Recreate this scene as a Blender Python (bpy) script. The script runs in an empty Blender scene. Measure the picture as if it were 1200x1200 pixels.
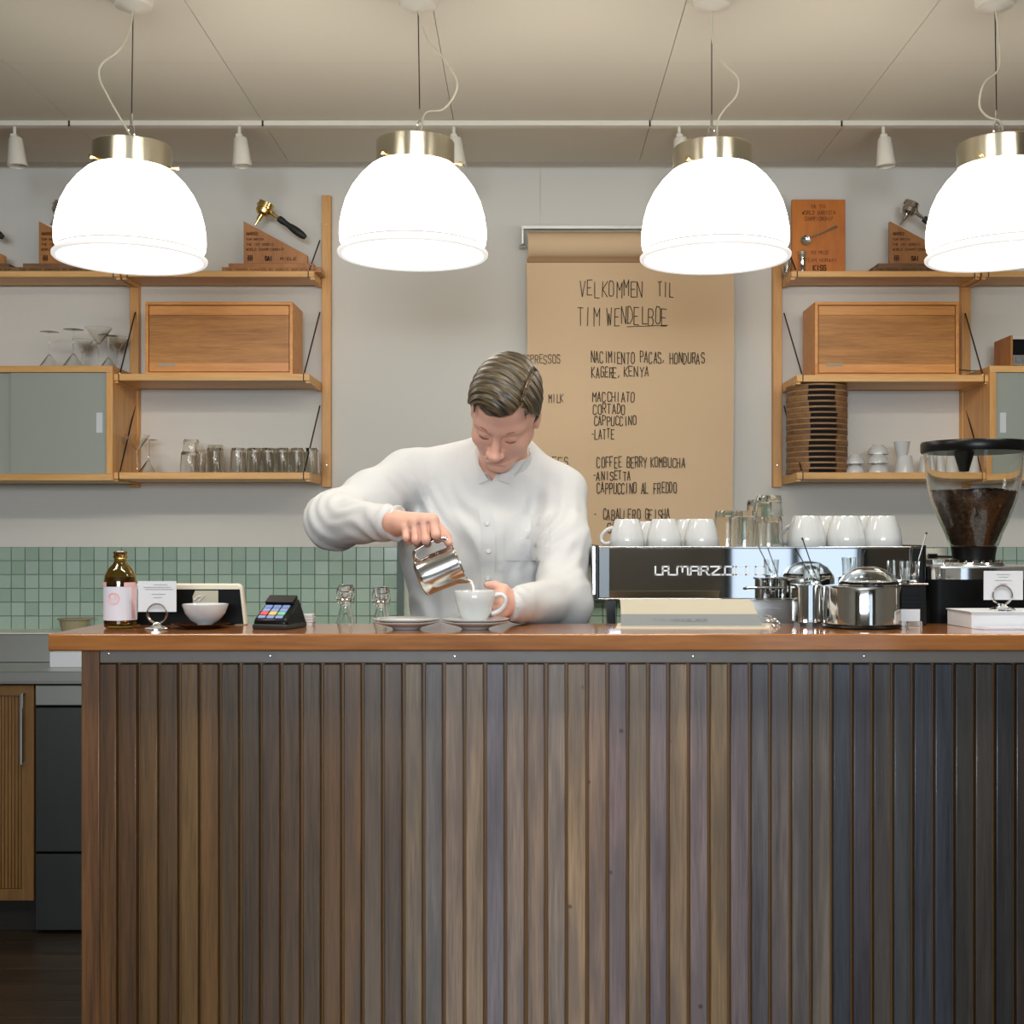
import bpy, bmesh, math, random
import numpy as np
from mathutils import Matrix, Vector
PI = math.pi
C = bpy.context.scene.collection
sc = bpy.context.scene

# ------------------------------------------------------------------ camera
F = 1500.0                      # focal length in px of the 1200 px frame
CX, CY, H = 620.0, 628.0, 1.40  # principal point and eye height
cam_d = bpy.data.cameras.new('camera'); cam = bpy.data.objects.new('camera', cam_d); C.objects.link(cam)
cam.location = (0, 0, H); cam.rotation_euler = (PI/2, 0, 0)
cam_d.sensor_width = 36; cam_d.lens = 36*F/1200
cam_d.shift_x = -(CX-600)/1200; cam_d.shift_y = (CY-600)/1200
cam_d.clip_start = .05
sc.camera = cam

# ------------------------------------------------------------------ world, light, exposure
sc.view_settings.view_transform = 'Standard'; sc.view_settings.look = 'None'
sc.view_settings.gamma = 1; sc.view_settings.use_curve_mapping = False
sc.view_settings.exposure = 0.6
sc.cycles.use_denoising = True
sc.cycles.max_bounces = 20; sc.cycles.diffuse_bounces = 4; sc.cycles.glossy_bounces = 5
sc.cycles.transmission_bounces = 20; sc.cycles.transparent_max_bounces = 12
sc.cycles.caustics_reflective = False; sc.cycles.caustics_refractive = False
sc.cycles.sample_clamp_indirect = 4
w = bpy.data.worlds.new('world'); sc.world = w; w.use_nodes = True
w.node_tree.nodes['Background'].inputs[0].default_value = (.62, .78, 1, 1)
w.node_tree.nodes['Background'].inputs[1].default_value = .32

def area(name, loc, rot, sx, sy, power, col):
    l = bpy.data.lights.new(name, 'AREA'); l.shape = 'RECTANGLE'; l.size = sx; l.size_y = sy
    l.energy = power; l.color = col
    o = bpy.data.objects.new(name, l); C.objects.link(o); o.location = loc; o.rotation_euler = rot
    return o
# daylight through the two street windows in the wall behind the photographer
area('daylight_window', (-.25, -4.10, 2.0), (PI/2, 0, 0), 2.7, .95, 150, (.84, .92, 1.0))
area('daylight_window', (1.97, -4.10, 1.45), (PI/2, 0, 0), .95, 2.1, 3.5, (.74, .87, 1.0))
# ceiling fittings of the guest side of the room
for x_ in (-1.6, 0.0, 1.6):
    area('ceiling_panel_light', (x_, 1.9, 2.79), (0, 0, 0), .9, .22, 14, (1, .93, .82))

# ------------------------------------------------------------------ helpers
def P(px, py, D): return ((px-CX)*D/F, D, H-(py-CY)*D/F)
def X(px, D): return (px-CX)*D/F
def Z(py, D): return H-(py-CY)*D/F
WO = {}                           # world origin of every object built
def col3(c): return (c[0], c[1], c[2], 1)
def srgb(r, g, b):
    f = lambda v: (v/255/12.92) if v/255 <= .04045 else ((v/255+.055)/1.055)**2.4
    return (f(r), f(g), f(b))

class MB:
    def __init__(s): s.v = []; s.f = []
    def add(s, vs, fs):
        n = len(s.v); s.v += [tuple(map(float, v)) for v in vs]; s.f += [[i+n for i in f] for f in fs]; return n
    def box(s, x0, x1, y0, y1, z0, z1, M=None):
        vs = [(x, y, z) for x in (x0, x1) for y in (y0, y1) for z in (z0, z1)]
        if M is not None: vs = [M @ Vector(v) for v in vs]
        s.add(vs, [(0,1,3,2),(4,6,7,5),(0,4,5,1),(2,3,7,6),(0,2,6,4),(1,5,7,3)]); return s
    def hexa(s, vs):              # 8 corners: bottom ring then top ring
        s.add(vs, [(3,2,1,0),(4,5,6,7),(0,1,5,4),(1,2,6,5),(2,3,7,6),(3,0,4,7)]); return s
    def prism(s, pts, y0, y1):    # outline in x,z pushed along y
        n = len(pts)
        vs = [(x, y0, z) for x, z in pts]+[(x, y1, z) for x, z in pts]
        s.add(vs, [list(range(n)), list(range(2*n-1, n-1, -1))]+[(i, i+n, (i+1) % n+n, (i+1) % n) for i in range(n)]); return s
    def prismM(s, pts, t0, t1, M):
        n = len(pts)
        vs = [M @ Vector((x, y, t0)) for x, y in pts]+[M @ Vector((x, y, t1)) for x, y in pts]
        s.add(vs, [list(range(n-1, -1, -1)), list(range(n, 2*n))]+[(i, (i+1) % n, (i+1) % n+n, i+n) for i in range(n)]); return s
    def lathe(s, prof, c=(0,0,0), seg=28, M=None, sx=1, sy=1, closed=False):
        T = Matrix.Translation(c) if M is None else M
        rings = []
        for r, z in prof:
            if r < 1e-6: rings.append([len(s.v)]); s.v.append(tuple(T @ Vector((0, 0, z))))
            else:
                rings.append([len(s.v)+k for k in range(seg)])
                for k in range(seg):
                    a = 2*PI*k/seg; s.v.append(tuple(T @ Vector((r*math.cos(a)*sx, r*math.sin(a)*sy, z))))
        pr = list(zip(rings, rings[1:]))
        if closed: pr.append((rings[-1], rings[0]))
        for a, b in pr:
            for k in range(seg):
                k2 = (k+1) % seg
                if len(a) == 1 and len(b) == 1: break
                if len(a) == 1: s.f.append([a[0], b[k2], b[k]])
                elif len(b) == 1: s.f.append([a[k], a[k2], b[0]])
                else: s.f.append([a[k], a[k2], b[k2], b[k]])
        return s
    def tube(s, pts, r, seg=8, closed=False, flat=1.0):
        pts = [Vector(p) for p in pts]; n = len(pts)
        rs = r if isinstance(r, (list, tuple)) else [r]*n
        up = None; rings = []
        for i, p in enumerate(pts):
            a = pts[(i-1) % n] if (closed or i > 0) else p
            b = pts[(i+1) % n] if (closed or i < n-1) else p
            t = (b-a).normalized()
            if up is None:
                up = Vector((0, 1, 0)) if abs(t.y) < .9 else Vector((1, 0, 0))
            u = (up-t*up.dot(t)).normalized(); w_ = t.cross(u); up = u
            rings.append([len(s.v)+k for k in range(seg)])
            for k in range(seg):
                an = 2*PI*k/seg
                s.v.append(tuple(p+u*math.cos(an)*rs[i]*flat+w_*math.sin(an)*rs[i]))
        m = n if closed else n-1
        for i in range(m):
            a, b = rings[i], rings[(i+1) % n]
            for k in range(seg): s.f.append([a[k], a[(k+1) % seg], b[(k+1) % seg], b[k]])
        if not closed: s.f.append(rings[0][::-1]); s.f.append(rings[-1])
        return s
    def rbox(s, x0, x1, y0, y1, z0, z1, r, M=None, n=4):   # vertical edges rounded
        cs = [(x1-r, y1-r, 0), (x0+r, y1-r, PI/2), (x0+r, y0+r, PI), (x1-r, y0+r, 1.5*PI)]
        pts = [(cx+r*math.cos(a+PI/2*k/n), cy+r*math.sin(a+PI/2*k/n)) for cx, cy, a in cs for k in range(n+1)]
        return s.prismM(pts, z0, z1, M or Matrix.Identity(4))

def smooth_curve(pts, n=6):       # Catmull-Rom
    pts = [Vector(p) for p in pts]; out = []
    for i in range(len(pts)-1):
        p0 = pts[max(i-1, 0)]; p1 = pts[i]; p2 = pts[i+1]; p3 = pts[min(i+2, len(pts)-1)]
        for k in range(n):
            t = k/n
            out.append(.5*((2*p1)+(p2-p0)*t+(2*p0-5*p1+4*p2-p3)*t*t+(3*p1-p0-3*p2+p3)*t**3))
    out.append(pts[-1]); return out

def mesh_obj(name, mb, m, origin, bevel=0, smooth=True, angle=40, recalc=True):
    me = bpy.data.meshes.new(name)
    ox, oy, oz = origin
    if isinstance(mb, MB): v, f = [(a-ox, b-oy, c-oz) for a, b, c in mb.v], mb.f
    else: v, f = (np.asarray(mb[0])-np.array(origin)).tolist(), mb[1].tolist()
    me.from_pydata(v, [], f); me.update()
    if recalc and isinstance(mb, MB):
        bm = bmesh.new(); bm.from_mesh(me); bmesh.ops.recalc_face_normals(bm, faces=bm.faces); bm.to_mesh(me); bm.free()
    if m: me.materials.append(m)
    if smooth:
        for p in me.polygons: p.use_smooth = True
        if angle < 180:
            try: me.set_sharp_from_angle(angle=math.radians(angle))
            except Exception: pass
    o = bpy.data.objects.new(name, me); C.objects.link(o)
    if bevel:
        b = o.modifiers.new('bevel', 'BEVEL'); b.width = bevel; b.segments = 2; b.limit_method = 'ANGLE'; b.angle_limit = .7
        b.harden_normals = False
    return o
def part(name, mb, m, parent, label=None, kind=None, **k):
    org = WO[parent.name]
    o = mesh_obj(name, mb, m, org, **k); o.parent = parent; WO[o.name] = org
    if label: o['label'] = label
    if kind: o['kind'] = kind
    return o
def tag(o, label, cat, group=None, kind=None):
    o['label'] = label; o['category'] = cat
    if group: o['group'] = group
    if kind: o['kind'] = kind
    return o
def thing(name, loc, label, cat, group=None):
    o = bpy.data.objects.new(name, None); C.objects.link(o); o.location = loc; o.empty_display_size = .05
    WO[o.name] = tuple(loc); return tag(o, label, cat, group)
def solo(name, mb, m, label, cat, group=None, kind=None, **k):
    if isinstance(mb, MB): a = np.array(mb.v)
    else: a = np.asarray(mb[0])
    org = ((a[:,0].min()+a[:,0].max())/2, (a[:,1].min()+a[:,1].max())/2, a[:,2].min())
    o = mesh_obj(name, mb, m, org, **k); o.location = org; WO[o.name] = tuple(org)
    return tag(o, label, cat, group, kind)
def struct(name, mb, m, label=None, cat=None, **k):
    o = mesh_obj(name, mb, m, (0,0,0), **k); WO[o.name] = (0,0,0); o['kind'] = 'structure'
    if label: o['label'] = label
    if cat: o['category'] = cat
    return o
def copy_tree(o, parent=None):
    c = o.copy(); C.objects.link(c); c.parent = parent; WO[c.name] = WO[o.name]
    for ch in list(o.children): copy_tree(ch, c)
    return c
def dup(o, loc, label, rz=0, group=None, rx=0, ry=0, scale=None):
    c = copy_tree(o); c.location = loc; c.rotation_euler = (rx, ry, rz); c['label'] = label; WO[c.name] = tuple(loc)
    if group: c['group'] = group
    if scale: c.scale = scale
    return c

# ------------------------------------------------------------------ materials
def newmat(name):
    m = bpy.data.materials.new(name); m.use_nodes = True; nt = m.node_tree
    return m, nt, nt.nodes['Principled BSDF']
def plain(name, c, rough=.5, metal=0, spec=.5, coat=0, emit=None, es=0, bump=0, bscale=80, var=0, vscale=3, sss=0):
    m, nt, b = newmat(name)
    b.inputs['Base Color'].default_value = col3(c); b.inputs['Roughness'].default_value = rough
    b.inputs['Metallic'].default_value = metal; b.inputs['Specular IOR Level'].default_value = spec
    b.inputs['Coat Weight'].default_value = coat; b.inputs['Coat Roughness'].default_value = .05
    if sss: b.inputs['Subsurface Weight'].default_value = sss; b.inputs['Subsurface Radius'].default_value = (.012, .004, .002); b.inputs['Subsurface Scale'].default_value = 1
    if emit: b.inputs['Emission Color'].default_value = col3(emit); b.inputs['Emission Strength'].default_value = es
    tc = nt.nodes.new('ShaderNodeTexCoord')
    if var:
        n = nt.nodes.new('ShaderNodeTexNoise'); n.inputs['Scale'].default_value = vscale; n.inputs['Detail'].default_value = 5
        mx = nt.nodes.new('ShaderNodeMix'); mx.data_type = 'RGBA'
        mx.inputs['A'].default_value = col3([v*(1-var) for v in c]); mx.inputs['B'].default_value = col3([min(1, v*(1+var)) for v in c])
        nt.links.new(tc.outputs['Object'], n.inputs['Vector']); nt.links.new(n.outputs['Fac'], mx.inputs['Factor'])
        nt.links.new(mx.outputs['Result'], b.inputs['Base Color'])
    if bump:
        n = nt.nodes.new('ShaderNodeTexNoise'); n.inputs['Scale'].default_value = bscale; n.inputs['Detail'].default_value = 3
        bp = nt.nodes.new('ShaderNodeBump'); bp.inputs['Strength'].default_value = bump; bp.inputs['Distance'].default_value = .002
        nt.links.new(tc.outputs['Object'], n.inputs['Vector']); nt.links.new(n.outputs['Fac'], bp.inputs['Height']); nt.links.new(bp.outputs['Normal'], b.inputs['Normal'])
    return m
def wood(name, c1, c2, scale=(3, 3, 40), rough=.4, coat=0, bump=.15, rnd=.0, dark=None, spec=.5, fine=1.0, patch=None):
    """grain: noise squeezed along one axis; object random shifts grain and (rnd) tone"""
    m, nt, b = newmat(name); L = nt.links.new
    tc = nt.nodes.new('ShaderNodeTexCoord'); oi = nt.nodes.new('ShaderNodeObjectInfo')
    mp = nt.nodes.new('ShaderNodeMapping'); mp.inputs['Scale'].default_value = scale
    sh = nt.nodes.new('ShaderNodeVectorMath'); sh.operation = 'SCALE'; sh.inputs[0].default_value = (37, 91, 53)
    ad = nt.nodes.new('ShaderNodeVectorMath'); ad.operation = 'ADD'
    L(oi.outputs['Random'], sh.inputs['Scale']); L(tc.outputs['Object'], mp.inputs['Vector']); L(mp.outputs['Vector'], ad.inputs[0]); L(sh.outputs['Vector'], ad.inputs[1])
    n = nt.nodes.new('ShaderNodeTexNoise'); n.inputs['Scale'].default_value = 1; n.inputs['Detail'].default_value = 6; n.inputs['Roughness'].default_value = .62; n.inputs['Distortion'].default_value = .35
    L(ad.outputs['Vector'], n.inputs['Vector'])
    mp2 = nt.nodes.new('ShaderNodeVectorMath'); mp2.operation = 'MULTIPLY'; mp2.inputs[1].default_value = (6*fine, 6*fine, 6*fine)
    n2 = nt.nodes.new('ShaderNodeTexNoise'); n2.inputs['Scale'].default_value = 1; n2.inputs['Detail'].default_value = 3
    L(ad.outputs['Vector'], mp2.inputs[0]); L(mp2.outputs['Vector'], n2.inputs['Vector'])
    ma = nt.nodes.new('ShaderNodeMath'); ma.operation = 'MULTIPLY_ADD'; ma.inputs[1].default_value = .35
    L(n2.outputs['Fac'], ma.inputs[0])
    ms = nt.nodes.new('ShaderNodeMath'); ms.operation = 'MULTIPLY'; ms.inputs[1].default_value = .75
    L(n.outputs['Fac'], ms.inputs[0]); L(ms.outputs[0], ma.inputs[2])
    cr = nt.nodes.new('ShaderNodeValToRGB'); cr.color_ramp.elements[0].position = .34; cr.color_ramp.elements[1].position = .68
    cr.color_ramp.elements[0].color = col3(c2); cr.color_ramp.elements[1].color = col3(c1)
    L(ma.outputs[0], cr.inputs['Fac']); last = cr.outputs['Color']
    if dark:
        e = cr.color_ramp.elements.new(.25); e.color = col3(dark)
    if patch:                       # greyer patches running along the piece
        n3 = nt.nodes.new('ShaderNodeTexNoise'); n3.inputs['Scale'].default_value = 1; n3.inputs['Detail'].default_value = 3
        m3 = nt.nodes.new('ShaderNodeVectorMath'); m3.operation = 'MULTIPLY'; m3.inputs[1].default_value = (.9, .9, 2.4)
        L(ad.outputs['Vector'], m3.inputs[0]); L(m3.outputs['Vector'], n3.inputs['Vector'])
        r3 = nt.nodes.new('ShaderNodeMapRange'); r3.inputs['From Min'].default_value = .45; r3.inputs['From Max'].default_value = .62; r3.inputs['To Max'].default_value = .75
        x3 = nt.nodes.new('ShaderNodeMix'); x3.data_type = 'RGBA'; x3.inputs['B'].default_value = col3(patch[0])
        L(n3.outputs['Fac'], r3.inputs['Value']); L(r3.outputs['Result'], x3.inputs['Factor']); L(last, x3.inputs['A']); last = x3.outputs['Result']
        # dark pin knots
        v3 = nt.nodes.new('ShaderNodeTexVoronoi'); v3.inputs['Scale'].default_value = 9; L(tc.outputs['Object'], v3.inputs['Vector'])
        k3 = nt.nodes.new('ShaderNodeMapRange'); k3.inputs['From Min'].default_value = .018; k3.inputs['From Max'].default_value = .05; k3.inputs['To Min'].default_value = .25; k3.inputs['To Max'].default_value = 1
        L(v3.outputs['Distance'], k3.inputs['Value'])
        s3 = nt.nodes.new('ShaderNodeVectorMath'); s3.operation = 'SCALE'; L(last, s3.inputs[0]); L(k3.outputs['Result'], s3.inputs['Scale']); last = s3.outputs['Vector']
    if rnd:
        mr = nt.nodes.new('ShaderNodeMapRange'); mr.inputs['To Min'].default_value = 1-rnd; mr.inputs['To Max'].default_value = 1+rnd
        L(oi.outputs['Random'], mr.inputs['Value'])
        mm = nt.nodes.new('ShaderNodeVectorMath'); mm.operation = 'SCALE'; L(last, mm.inputs[0]); L(mr.outputs['Result'], mm.inputs['Scale']); last = mm.outputs['Vector']
    oc = nt.nodes.new('ShaderNodeVectorMath'); oc.operation = 'MULTIPLY'; L(last, oc.inputs[0]); oc.inputs[1].default_value = (1, 1, 1)
    L(oc.outputs['Vector'], b.inputs['Base Color'])
    b.inputs['Roughness'].default_value = rough; b.inputs['Coat Weight'].default_value = coat; b.inputs['Coat Roughness'].default_value = .08
    b.inputs['Specular IOR Level'].default_value = spec
    bp = nt.nodes.new('ShaderNodeBump'); bp.inputs['Strength'].default_value = bump; bp.inputs['Distance'].default_value = .001
    L(ma.outputs[0], bp.inputs['Height']); L(bp.outputs['Normal'], b.inputs['Normal'])
    return m
def glass(name, c=(1,1,1), rough=.0, ior=1.45):
    m, nt, b = newmat(name)
    b.inputs['Base Color'].default_value = col3(c); b.inputs['Roughness'].default_value = rough
    b.inputs['Transmission Weight'].default_value = 1; b.inputs['IOR'].default_value = ior
    return m
def brushed(name, c, rough=.25, ax=(1, 1, 60), st=.12):
    m, nt, b = newmat(name); b.inputs['Base Color'].default_value = col3(c); b.inputs['Metallic'].default_value = 1
    tc = nt.nodes.new('ShaderNodeTexCoord'); mp = nt.nodes.new('ShaderNodeMapping'); mp.inputs['Scale'].default_value = ax
    n = nt.nodes.new('ShaderNodeTexNoise'); n.inputs['Scale'].default_value = 6; n.inputs['Detail'].default_value = 4
    mr = nt.nodes.new('ShaderNodeMapRange'); mr.inputs['To Min'].default_value = rough*.88; mr.inputs['To Max'].default_value = rough*1.15
    nt.links.new(tc.outputs['Object'], mp.inputs['Vector']); nt.links.new(mp.outputs['Vector'], n.inputs['Vector'])
    nt.links.new(n.outputs['Fac'], mr.inputs['Value']); nt.links.new(mr.outputs['Result'], b.inputs['Roughness'])
    bp = nt.nodes.new('ShaderNodeBump'); bp.inputs['Strength'].default_value = st; bp.inputs['Distance'].default_value = .0005
    nt.links.new(n.outputs['Fac'], bp.inputs['Height']); nt.links.new(bp.outputs['Normal'], b.inputs['Normal'])
    return m
M_wall = plain('painted_wall', srgb(222, 220, 212), .85, bump=.15, bscale=60, var=.02)
M_ceil = plain('painted_ceiling', srgb(216, 211, 197), .8, bump=.08, bscale=40)
M_roomwall = plain('guest_room_wall', srgb(120, 112, 100), .9)
M_floor = wood('dark_floorboard', srgb(62, 50, 38), srgb(34, 28, 22), (2, 14, 14), .35, rnd=.25)
M_tile = None
M_grout = plain('grout', srgb(196, 204, 190), .9)
M_oak = wood('oiled_oak', srgb(236, 186, 120), srgb(212, 158, 90), (2.2, 30, 30), .45, rnd=.06)
M_oakv = wood('oiled_oak_upright', srgb(230, 176, 108), srgb(202, 144, 78), (30, 30, 2.2), .45, rnd=.06)
M_walnut = wood('cherry_box', srgb(232, 164, 90), srgb(204, 132, 62), (2.5, 28, 28), .4, rnd=.08)
M_boxpanel = wood('dark_box_front', srgb(200, 138, 68), srgb(148, 94, 40), (3, 20, 46), .45, bump=.4, dark=srgb(96, 56, 22))
M_plaque = wood('plaque_wood', srgb(184, 126, 70), srgb(150, 94, 46), (10, 10, 3), .4, rnd=.12)
M_plaqueo = wood('plaque_orange', srgb(204, 120, 34), srgb(174, 92, 22), (9, 9, 2), .4)
M_engrave = plain('burnt_engraving', srgb(64, 34, 14), .8)
M_boards = wood('board_walnut', srgb(146, 108, 70), srgb(96, 66, 40), (4, 30, 30), .6, rnd=.3)
M_boards2 = wood('board_pale_edge', srgb(176, 140, 100), srgb(140, 104, 70), (4, 30, 30), .6, rnd=.12)
M_dark = plain('dark_gap', srgb(22, 15, 10), .8)
M_top = wood('varnished_bar_top', srgb(170, 112, 62), srgb(132, 80, 40), (2.2, 22, 22), .16, coat=.6, bump=.25, dark=srgb(104, 54, 22))
M_rail = plain('dark_stained_rail', srgb(118, 110, 102), .36, coat=.3, bump=.2, bscale=30)
M_back = plain('bar_backing', srgb(118, 80, 30), .4)
M_steel = brushed('brushed_steel', (.70, .71, .69), .26, (1, 60, 60), .02)
M_steeldoor = brushed('dark_steel_door', (.16, .18, .18), .3, (60, 60, 1))
M_sheet = plain('sheet_steel', (.56, .58, .56), .34, 1)
M_chrome = plain('chrome', (.82, .82, .80), .06, 1)
M_polished = plain('polished_panel', (.78, .79, .80), .03, 1)
M_nickel = brushed('brushed_nickel', (.62, .57, .45), .22, (1, 1, 90), .1)
M_brass = plain('brass', (.72, .55, .22), .18, 1)
M_black = plain('black_plastic', srgb(9, 10, 10), .32, spec=.25)
M_blackm = plain('black_matt', srgb(5, 6, 6), .5, spec=.12)
M_blackrubber = plain('black_rubber', srgb(34, 36, 34), .6)
M_iron = plain('blackened_wire', srgb(52, 44, 36), .4, .6)
M_china = plain('white_porcelain', srgb(204, 206, 205), .12, coat=.3)
M_glass = glass('clear_glass', (.97, .98, .96))
M_frost = None
M_paper = plain('white_card', srgb(214, 218, 222), .8)
M_cream = plain('cream_plastic', srgb(214, 206, 186), .4)
M_ink = plain('pen_ink', srgb(64, 52, 40), .9)
M_inkd = plain('grey_print', srgb(120, 118, 122), .9)
M_kraft = plain('kraft_paper', srgb(220, 190, 152), .75, var=.035, vscale=2.5, bump=.08, bscale=8)
M_white = plain('white_enamel', srgb(220, 216, 204), .35)
M_oakdark = wood('dark_oak_door', srgb(122, 88, 44), srgb(94, 64, 28), (30, 30, 2.2), .5, rnd=.06)  # darker oak tone for the base cabinet
M_cord = plain('ivory_cord', srgb(206, 200, 178), .5)
M_shade = plain('lit_opal_glass', (.95, .93, .92), .25, emit=(1, .91, .80), es=4.6)
M_lip = plain('opal_glass_lip', (.45, .44, .43), .2, emit=(1, .96, .93), es=.42)
M_groove = plain('opal_glass_groove', (.25, .24, .23), .4, emit=(1, .96, .93), es=.30)
def mk_tile():
    m, nt, b = newmat('celadon_tile'); L = nt.links.new
    oi = nt.nodes.new('ShaderNodeObjectInfo'); cr = nt.nodes.new('ShaderNodeValToRGB')
    cr.color_ramp.elements[0].color = col3(srgb(150, 176, 160)); cr.color_ramp.elements[1].color = col3(srgb(168, 190, 178))
    e = cr.color_ramp.elements.new(.5); e.color = col3(srgb(160, 182, 168))
    L(oi.outputs['Random'], cr.inputs['Fac']); L(cr.outputs['Color'], b.inputs['Base Color'])
    b.inputs['Roughness'].default_value = .16; return m
M_tile = mk_tile()
def mk_frost():
    m, nt, b = newmat('frosted_glass'); b.inputs['Base Color'].default_value = col3(srgb(176, 182, 172)); b.inputs['Roughness'].default_value = .3
    b.inputs['Transmission Weight'].default_value = .15; b.inputs['IOR'].default_value = 1.3; return m
M_frost = mk_frost()

# ------------------------------------------------------------------ handwriting: strokes on a 4 x 6 grid
GL = {'A':"00 26 40|12 32",'B':"00 06 36 45 44 33 03|33 42 41 30 00",'C':"45 36 16 05 01 10 30 41",'D':"00 06 26 44 42 20 00",
'E':"46 06 00 40|03 33",'F':"46 06 00|03 33",'G':"45 36 16 05 01 10 30 41 43 23",'H':"06 00|46 40|03 43",'I':"26 20",'K':"06 00|46 03 40",
'L':"06 00 40",'M':"00 06 23 46 40",'N':"00 06 40 46",'O':"16 05 01 10 30 41 45 36 16",'P':"00 06 36 45 44 33 03",'R':"00 06 36 45 44 33 03|23 40",
'S':"45 36 16 05 04 13 33 42 41 30 10 01",'T':"06 46|26 20",'U':"06 01 10 30 41 46",'V':"06 20 46",'W':"06 10 24 30 46",'Y':"06 23 46|23 20",
'Z':"06 46 00 40",',':"21 10",'-':"13 33",'+':"13 33|24 22",'1':"15 26 20",'5':"46 06 04 34 43 41 30 00",'J':"46 41 30 10 01",'X':"00 46|06 40"}
def strokes(mb, text, x0, z0, wid, hei, y, th, jit=0, rng=None, gl=GL, depth=.0006, gap=1.35):
    """write text in the plane y, facing -y; x0,z0 lower left, total size wid x hei"""
    n = len(text); cw = wid/(n*gap-(gap-1))
    for i, ch in enumerate(text):
        if ch == ' ': continue
        jx = jit*(rng.random()-.5)*cw if rng else 0; jz = jit*(rng.random()-.5)*hei*.5 if rng else 0
        sl = jit*(rng.random()-.3)*.3 if rng else 0
        for st in gl[ch].split('|'):
            pts = []
            for q in st.split():
                u, v = int(q[0])/4, int(q[1])/6
                if rng: u += jit*(rng.random()-.5)*.25; v += jit*(rng.random()-.5)*.14
                pts.append((x0+(i*gap)*cw+u*cw+jx+sl*v*cw, z0+v*hei+jz))
            for (ax, az), (bx, bz) in zip(pts, pts[1:]):
                dx, dz = bx-ax, bz-az; l = math.hypot(dx, dz)+1e-9; nx, nz = -dz/l*th/2, dx/l*th/2; ex, ez = dx/l*th*.4, dz/l*th*.4
                ax -= ex; az -= ez; bx += ex; bz += ez
                mb.prism([(ax-nx, az-nz), (bx-nx, bz-nz), (bx+nx, bz+nz), (ax+nx, az+nz)], y-depth, y)
    return mb
rng = random.Random(7)
# ================================================================== SETTING
CEIL = 2.827; YW = 5.0
# --- floor of dark boards running across the room
fl = struct('floor', MB().box(-3.4, 3.4, -4.2, 5.2, -.08, -.012), M_dark)
bw = .14; y = 2.6; k = 0
while y < YW-.01:
    xs = [-3.3]; x = -3.3+rng.uniform(.7, 1.6)
    while x < -.3: xs.append(x); x += rng.uniform(1.5, 2.1)
    xs.append(3.3)
    for a, b_ in zip(xs, xs[1:]):
        part('floorboard', MB().box(a+.0015, b_-.0015, y+.0015, min(y+bw, YW)-.0015, -.012, rng.uniform(-.001, 0)), M_floor, fl, bevel=.001)
    y += bw
part('floorboard_run', MB().box(-3.3, 3.3, -4.1, 2.598, -.012, 0), M_floor, fl, kind='stuff')
# --- ceiling of painted panels with open joints
ce = struct('ceiling', MB().box(-3.4, 3.4, -4.2, 4.885, CEIL+.012, CEIL+.2).box(-3.4, 3.4, 4.885, 5.2, CEIL+.13, CEIL+.2), plain('joint_backing', srgb(190, 182, 164), .9))  # slab behind the panels, its own tone shows in the joints
jx = [-3.3, -2.9, -2.24, -1.575, -.918, -.26, .42, 1.095, 1.77, 2.45, 3.3]
jy = [-4.15, -1.2, 1.2, 2.5, 3.86, 4.885]
for i in range(len(jx)-1):
    for j in range(len(jy)-1):
        if j < 2 and i % 2: pass
        g = .0010
        part('ceiling_panel', MB().box(jx[i]+g, jx[i+1]-g, jy[j]+(g if j else 0), jy[j+1]-g*.6, CEIL+rng.uniform(0, .0008), CEIL+.014), M_ceil, ce, smooth=False)
# --- walls
wb = struct('wall_back', MB().box(-3.4, 3.4, YW+.012, 5.2, 0, CEIL+.15), M_grout)
TZ0, TZ1 = Z(738, YW), Z(641, YW)
vx = [-3.3, X(633, YW), 3.3]
for a, b_ in zip(vx, vx[1:]):
    part('wall_panel', MB().box(a+.0007, b_-.0007, YW, YW+.013, TZ1, CEIL+.128), M_wall, wb, smooth=False)
part('wall_panel', MB().box(-3.3, 3.3, YW, YW+.013, 0, TZ0-.001), M_wall, wb, smooth=False)
# celadon tiles, each one a piece
tp = (TZ1-TZ0)/6; tx0 = X(466, YW)
tile_me = None
def tile_mb(cx, cz):
    h_ = tp/2-.0010; b = .0012; mb = MB()
    v = [(cx+sx*(h_-q), -yy, cz+sz*(h_-q)) for q, yy in ((0, .0015), (b, .0035)) for sx, sz in ((-1,-1),(1,-1),(1,1),(-1,1))]
    v += [(cx+sx*h_, .012, cz+sz*h_) for sx, sz in ((-1,-1),(1,-1),(1,1),(-1,1))]
    mb.add(v, [(4,5,6,7),(0,1,5,4),(1,2,6,5),(2,3,7,6),(3,0,4,7),(8,9,1,0),(9,10,2,1),(10,11,3,2),(11,8,0,3)]); return mb
proto_t = part('tile', tile_mb(0, 0), M_tile, wb, smooth=False)
first = True
def put_tile(cx, cz):
    global first
    o = proto_t if first else proto_t.copy()
    if not first: C.objects.link(o); o.parent = wb
    first = False
    o.location = (cx, YW+rng.uniform(-.0004, .0004), cz); o.rotation_euler = (rng.uniform(-.012, .012), 0, rng.uniform(-.012, .012))
for r in range(6):
    for c in range(30): put_tile(tx0-(c+.5)*tp, TZ0+(r+.5)*tp)
xr = X(690, YW)
hid = MB()
for r in range(6):
    for c in range(-4, 57):
        cx = xr+(c+.5)*tp
        if c <= 0 and c > -2 or c >= 21 and c < 37 and cx < X(1225, YW): put_tile(cx, TZ0+(r+.5)*tp)
        else:
            t = tile_mb(cx, TZ0+(r+.5)*tp); hid.add([(a_, b2+YW, c2) for a_, b2, c2 in t.v], t.f)
    for c in range(30, 51):
        t = tile_mb(tx0-(c+.5)*tp, TZ0+(r+.5)*tp); hid.add([(a_, b2+YW, c2) for a_, b2, c2 in t.v], t.f)
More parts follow.
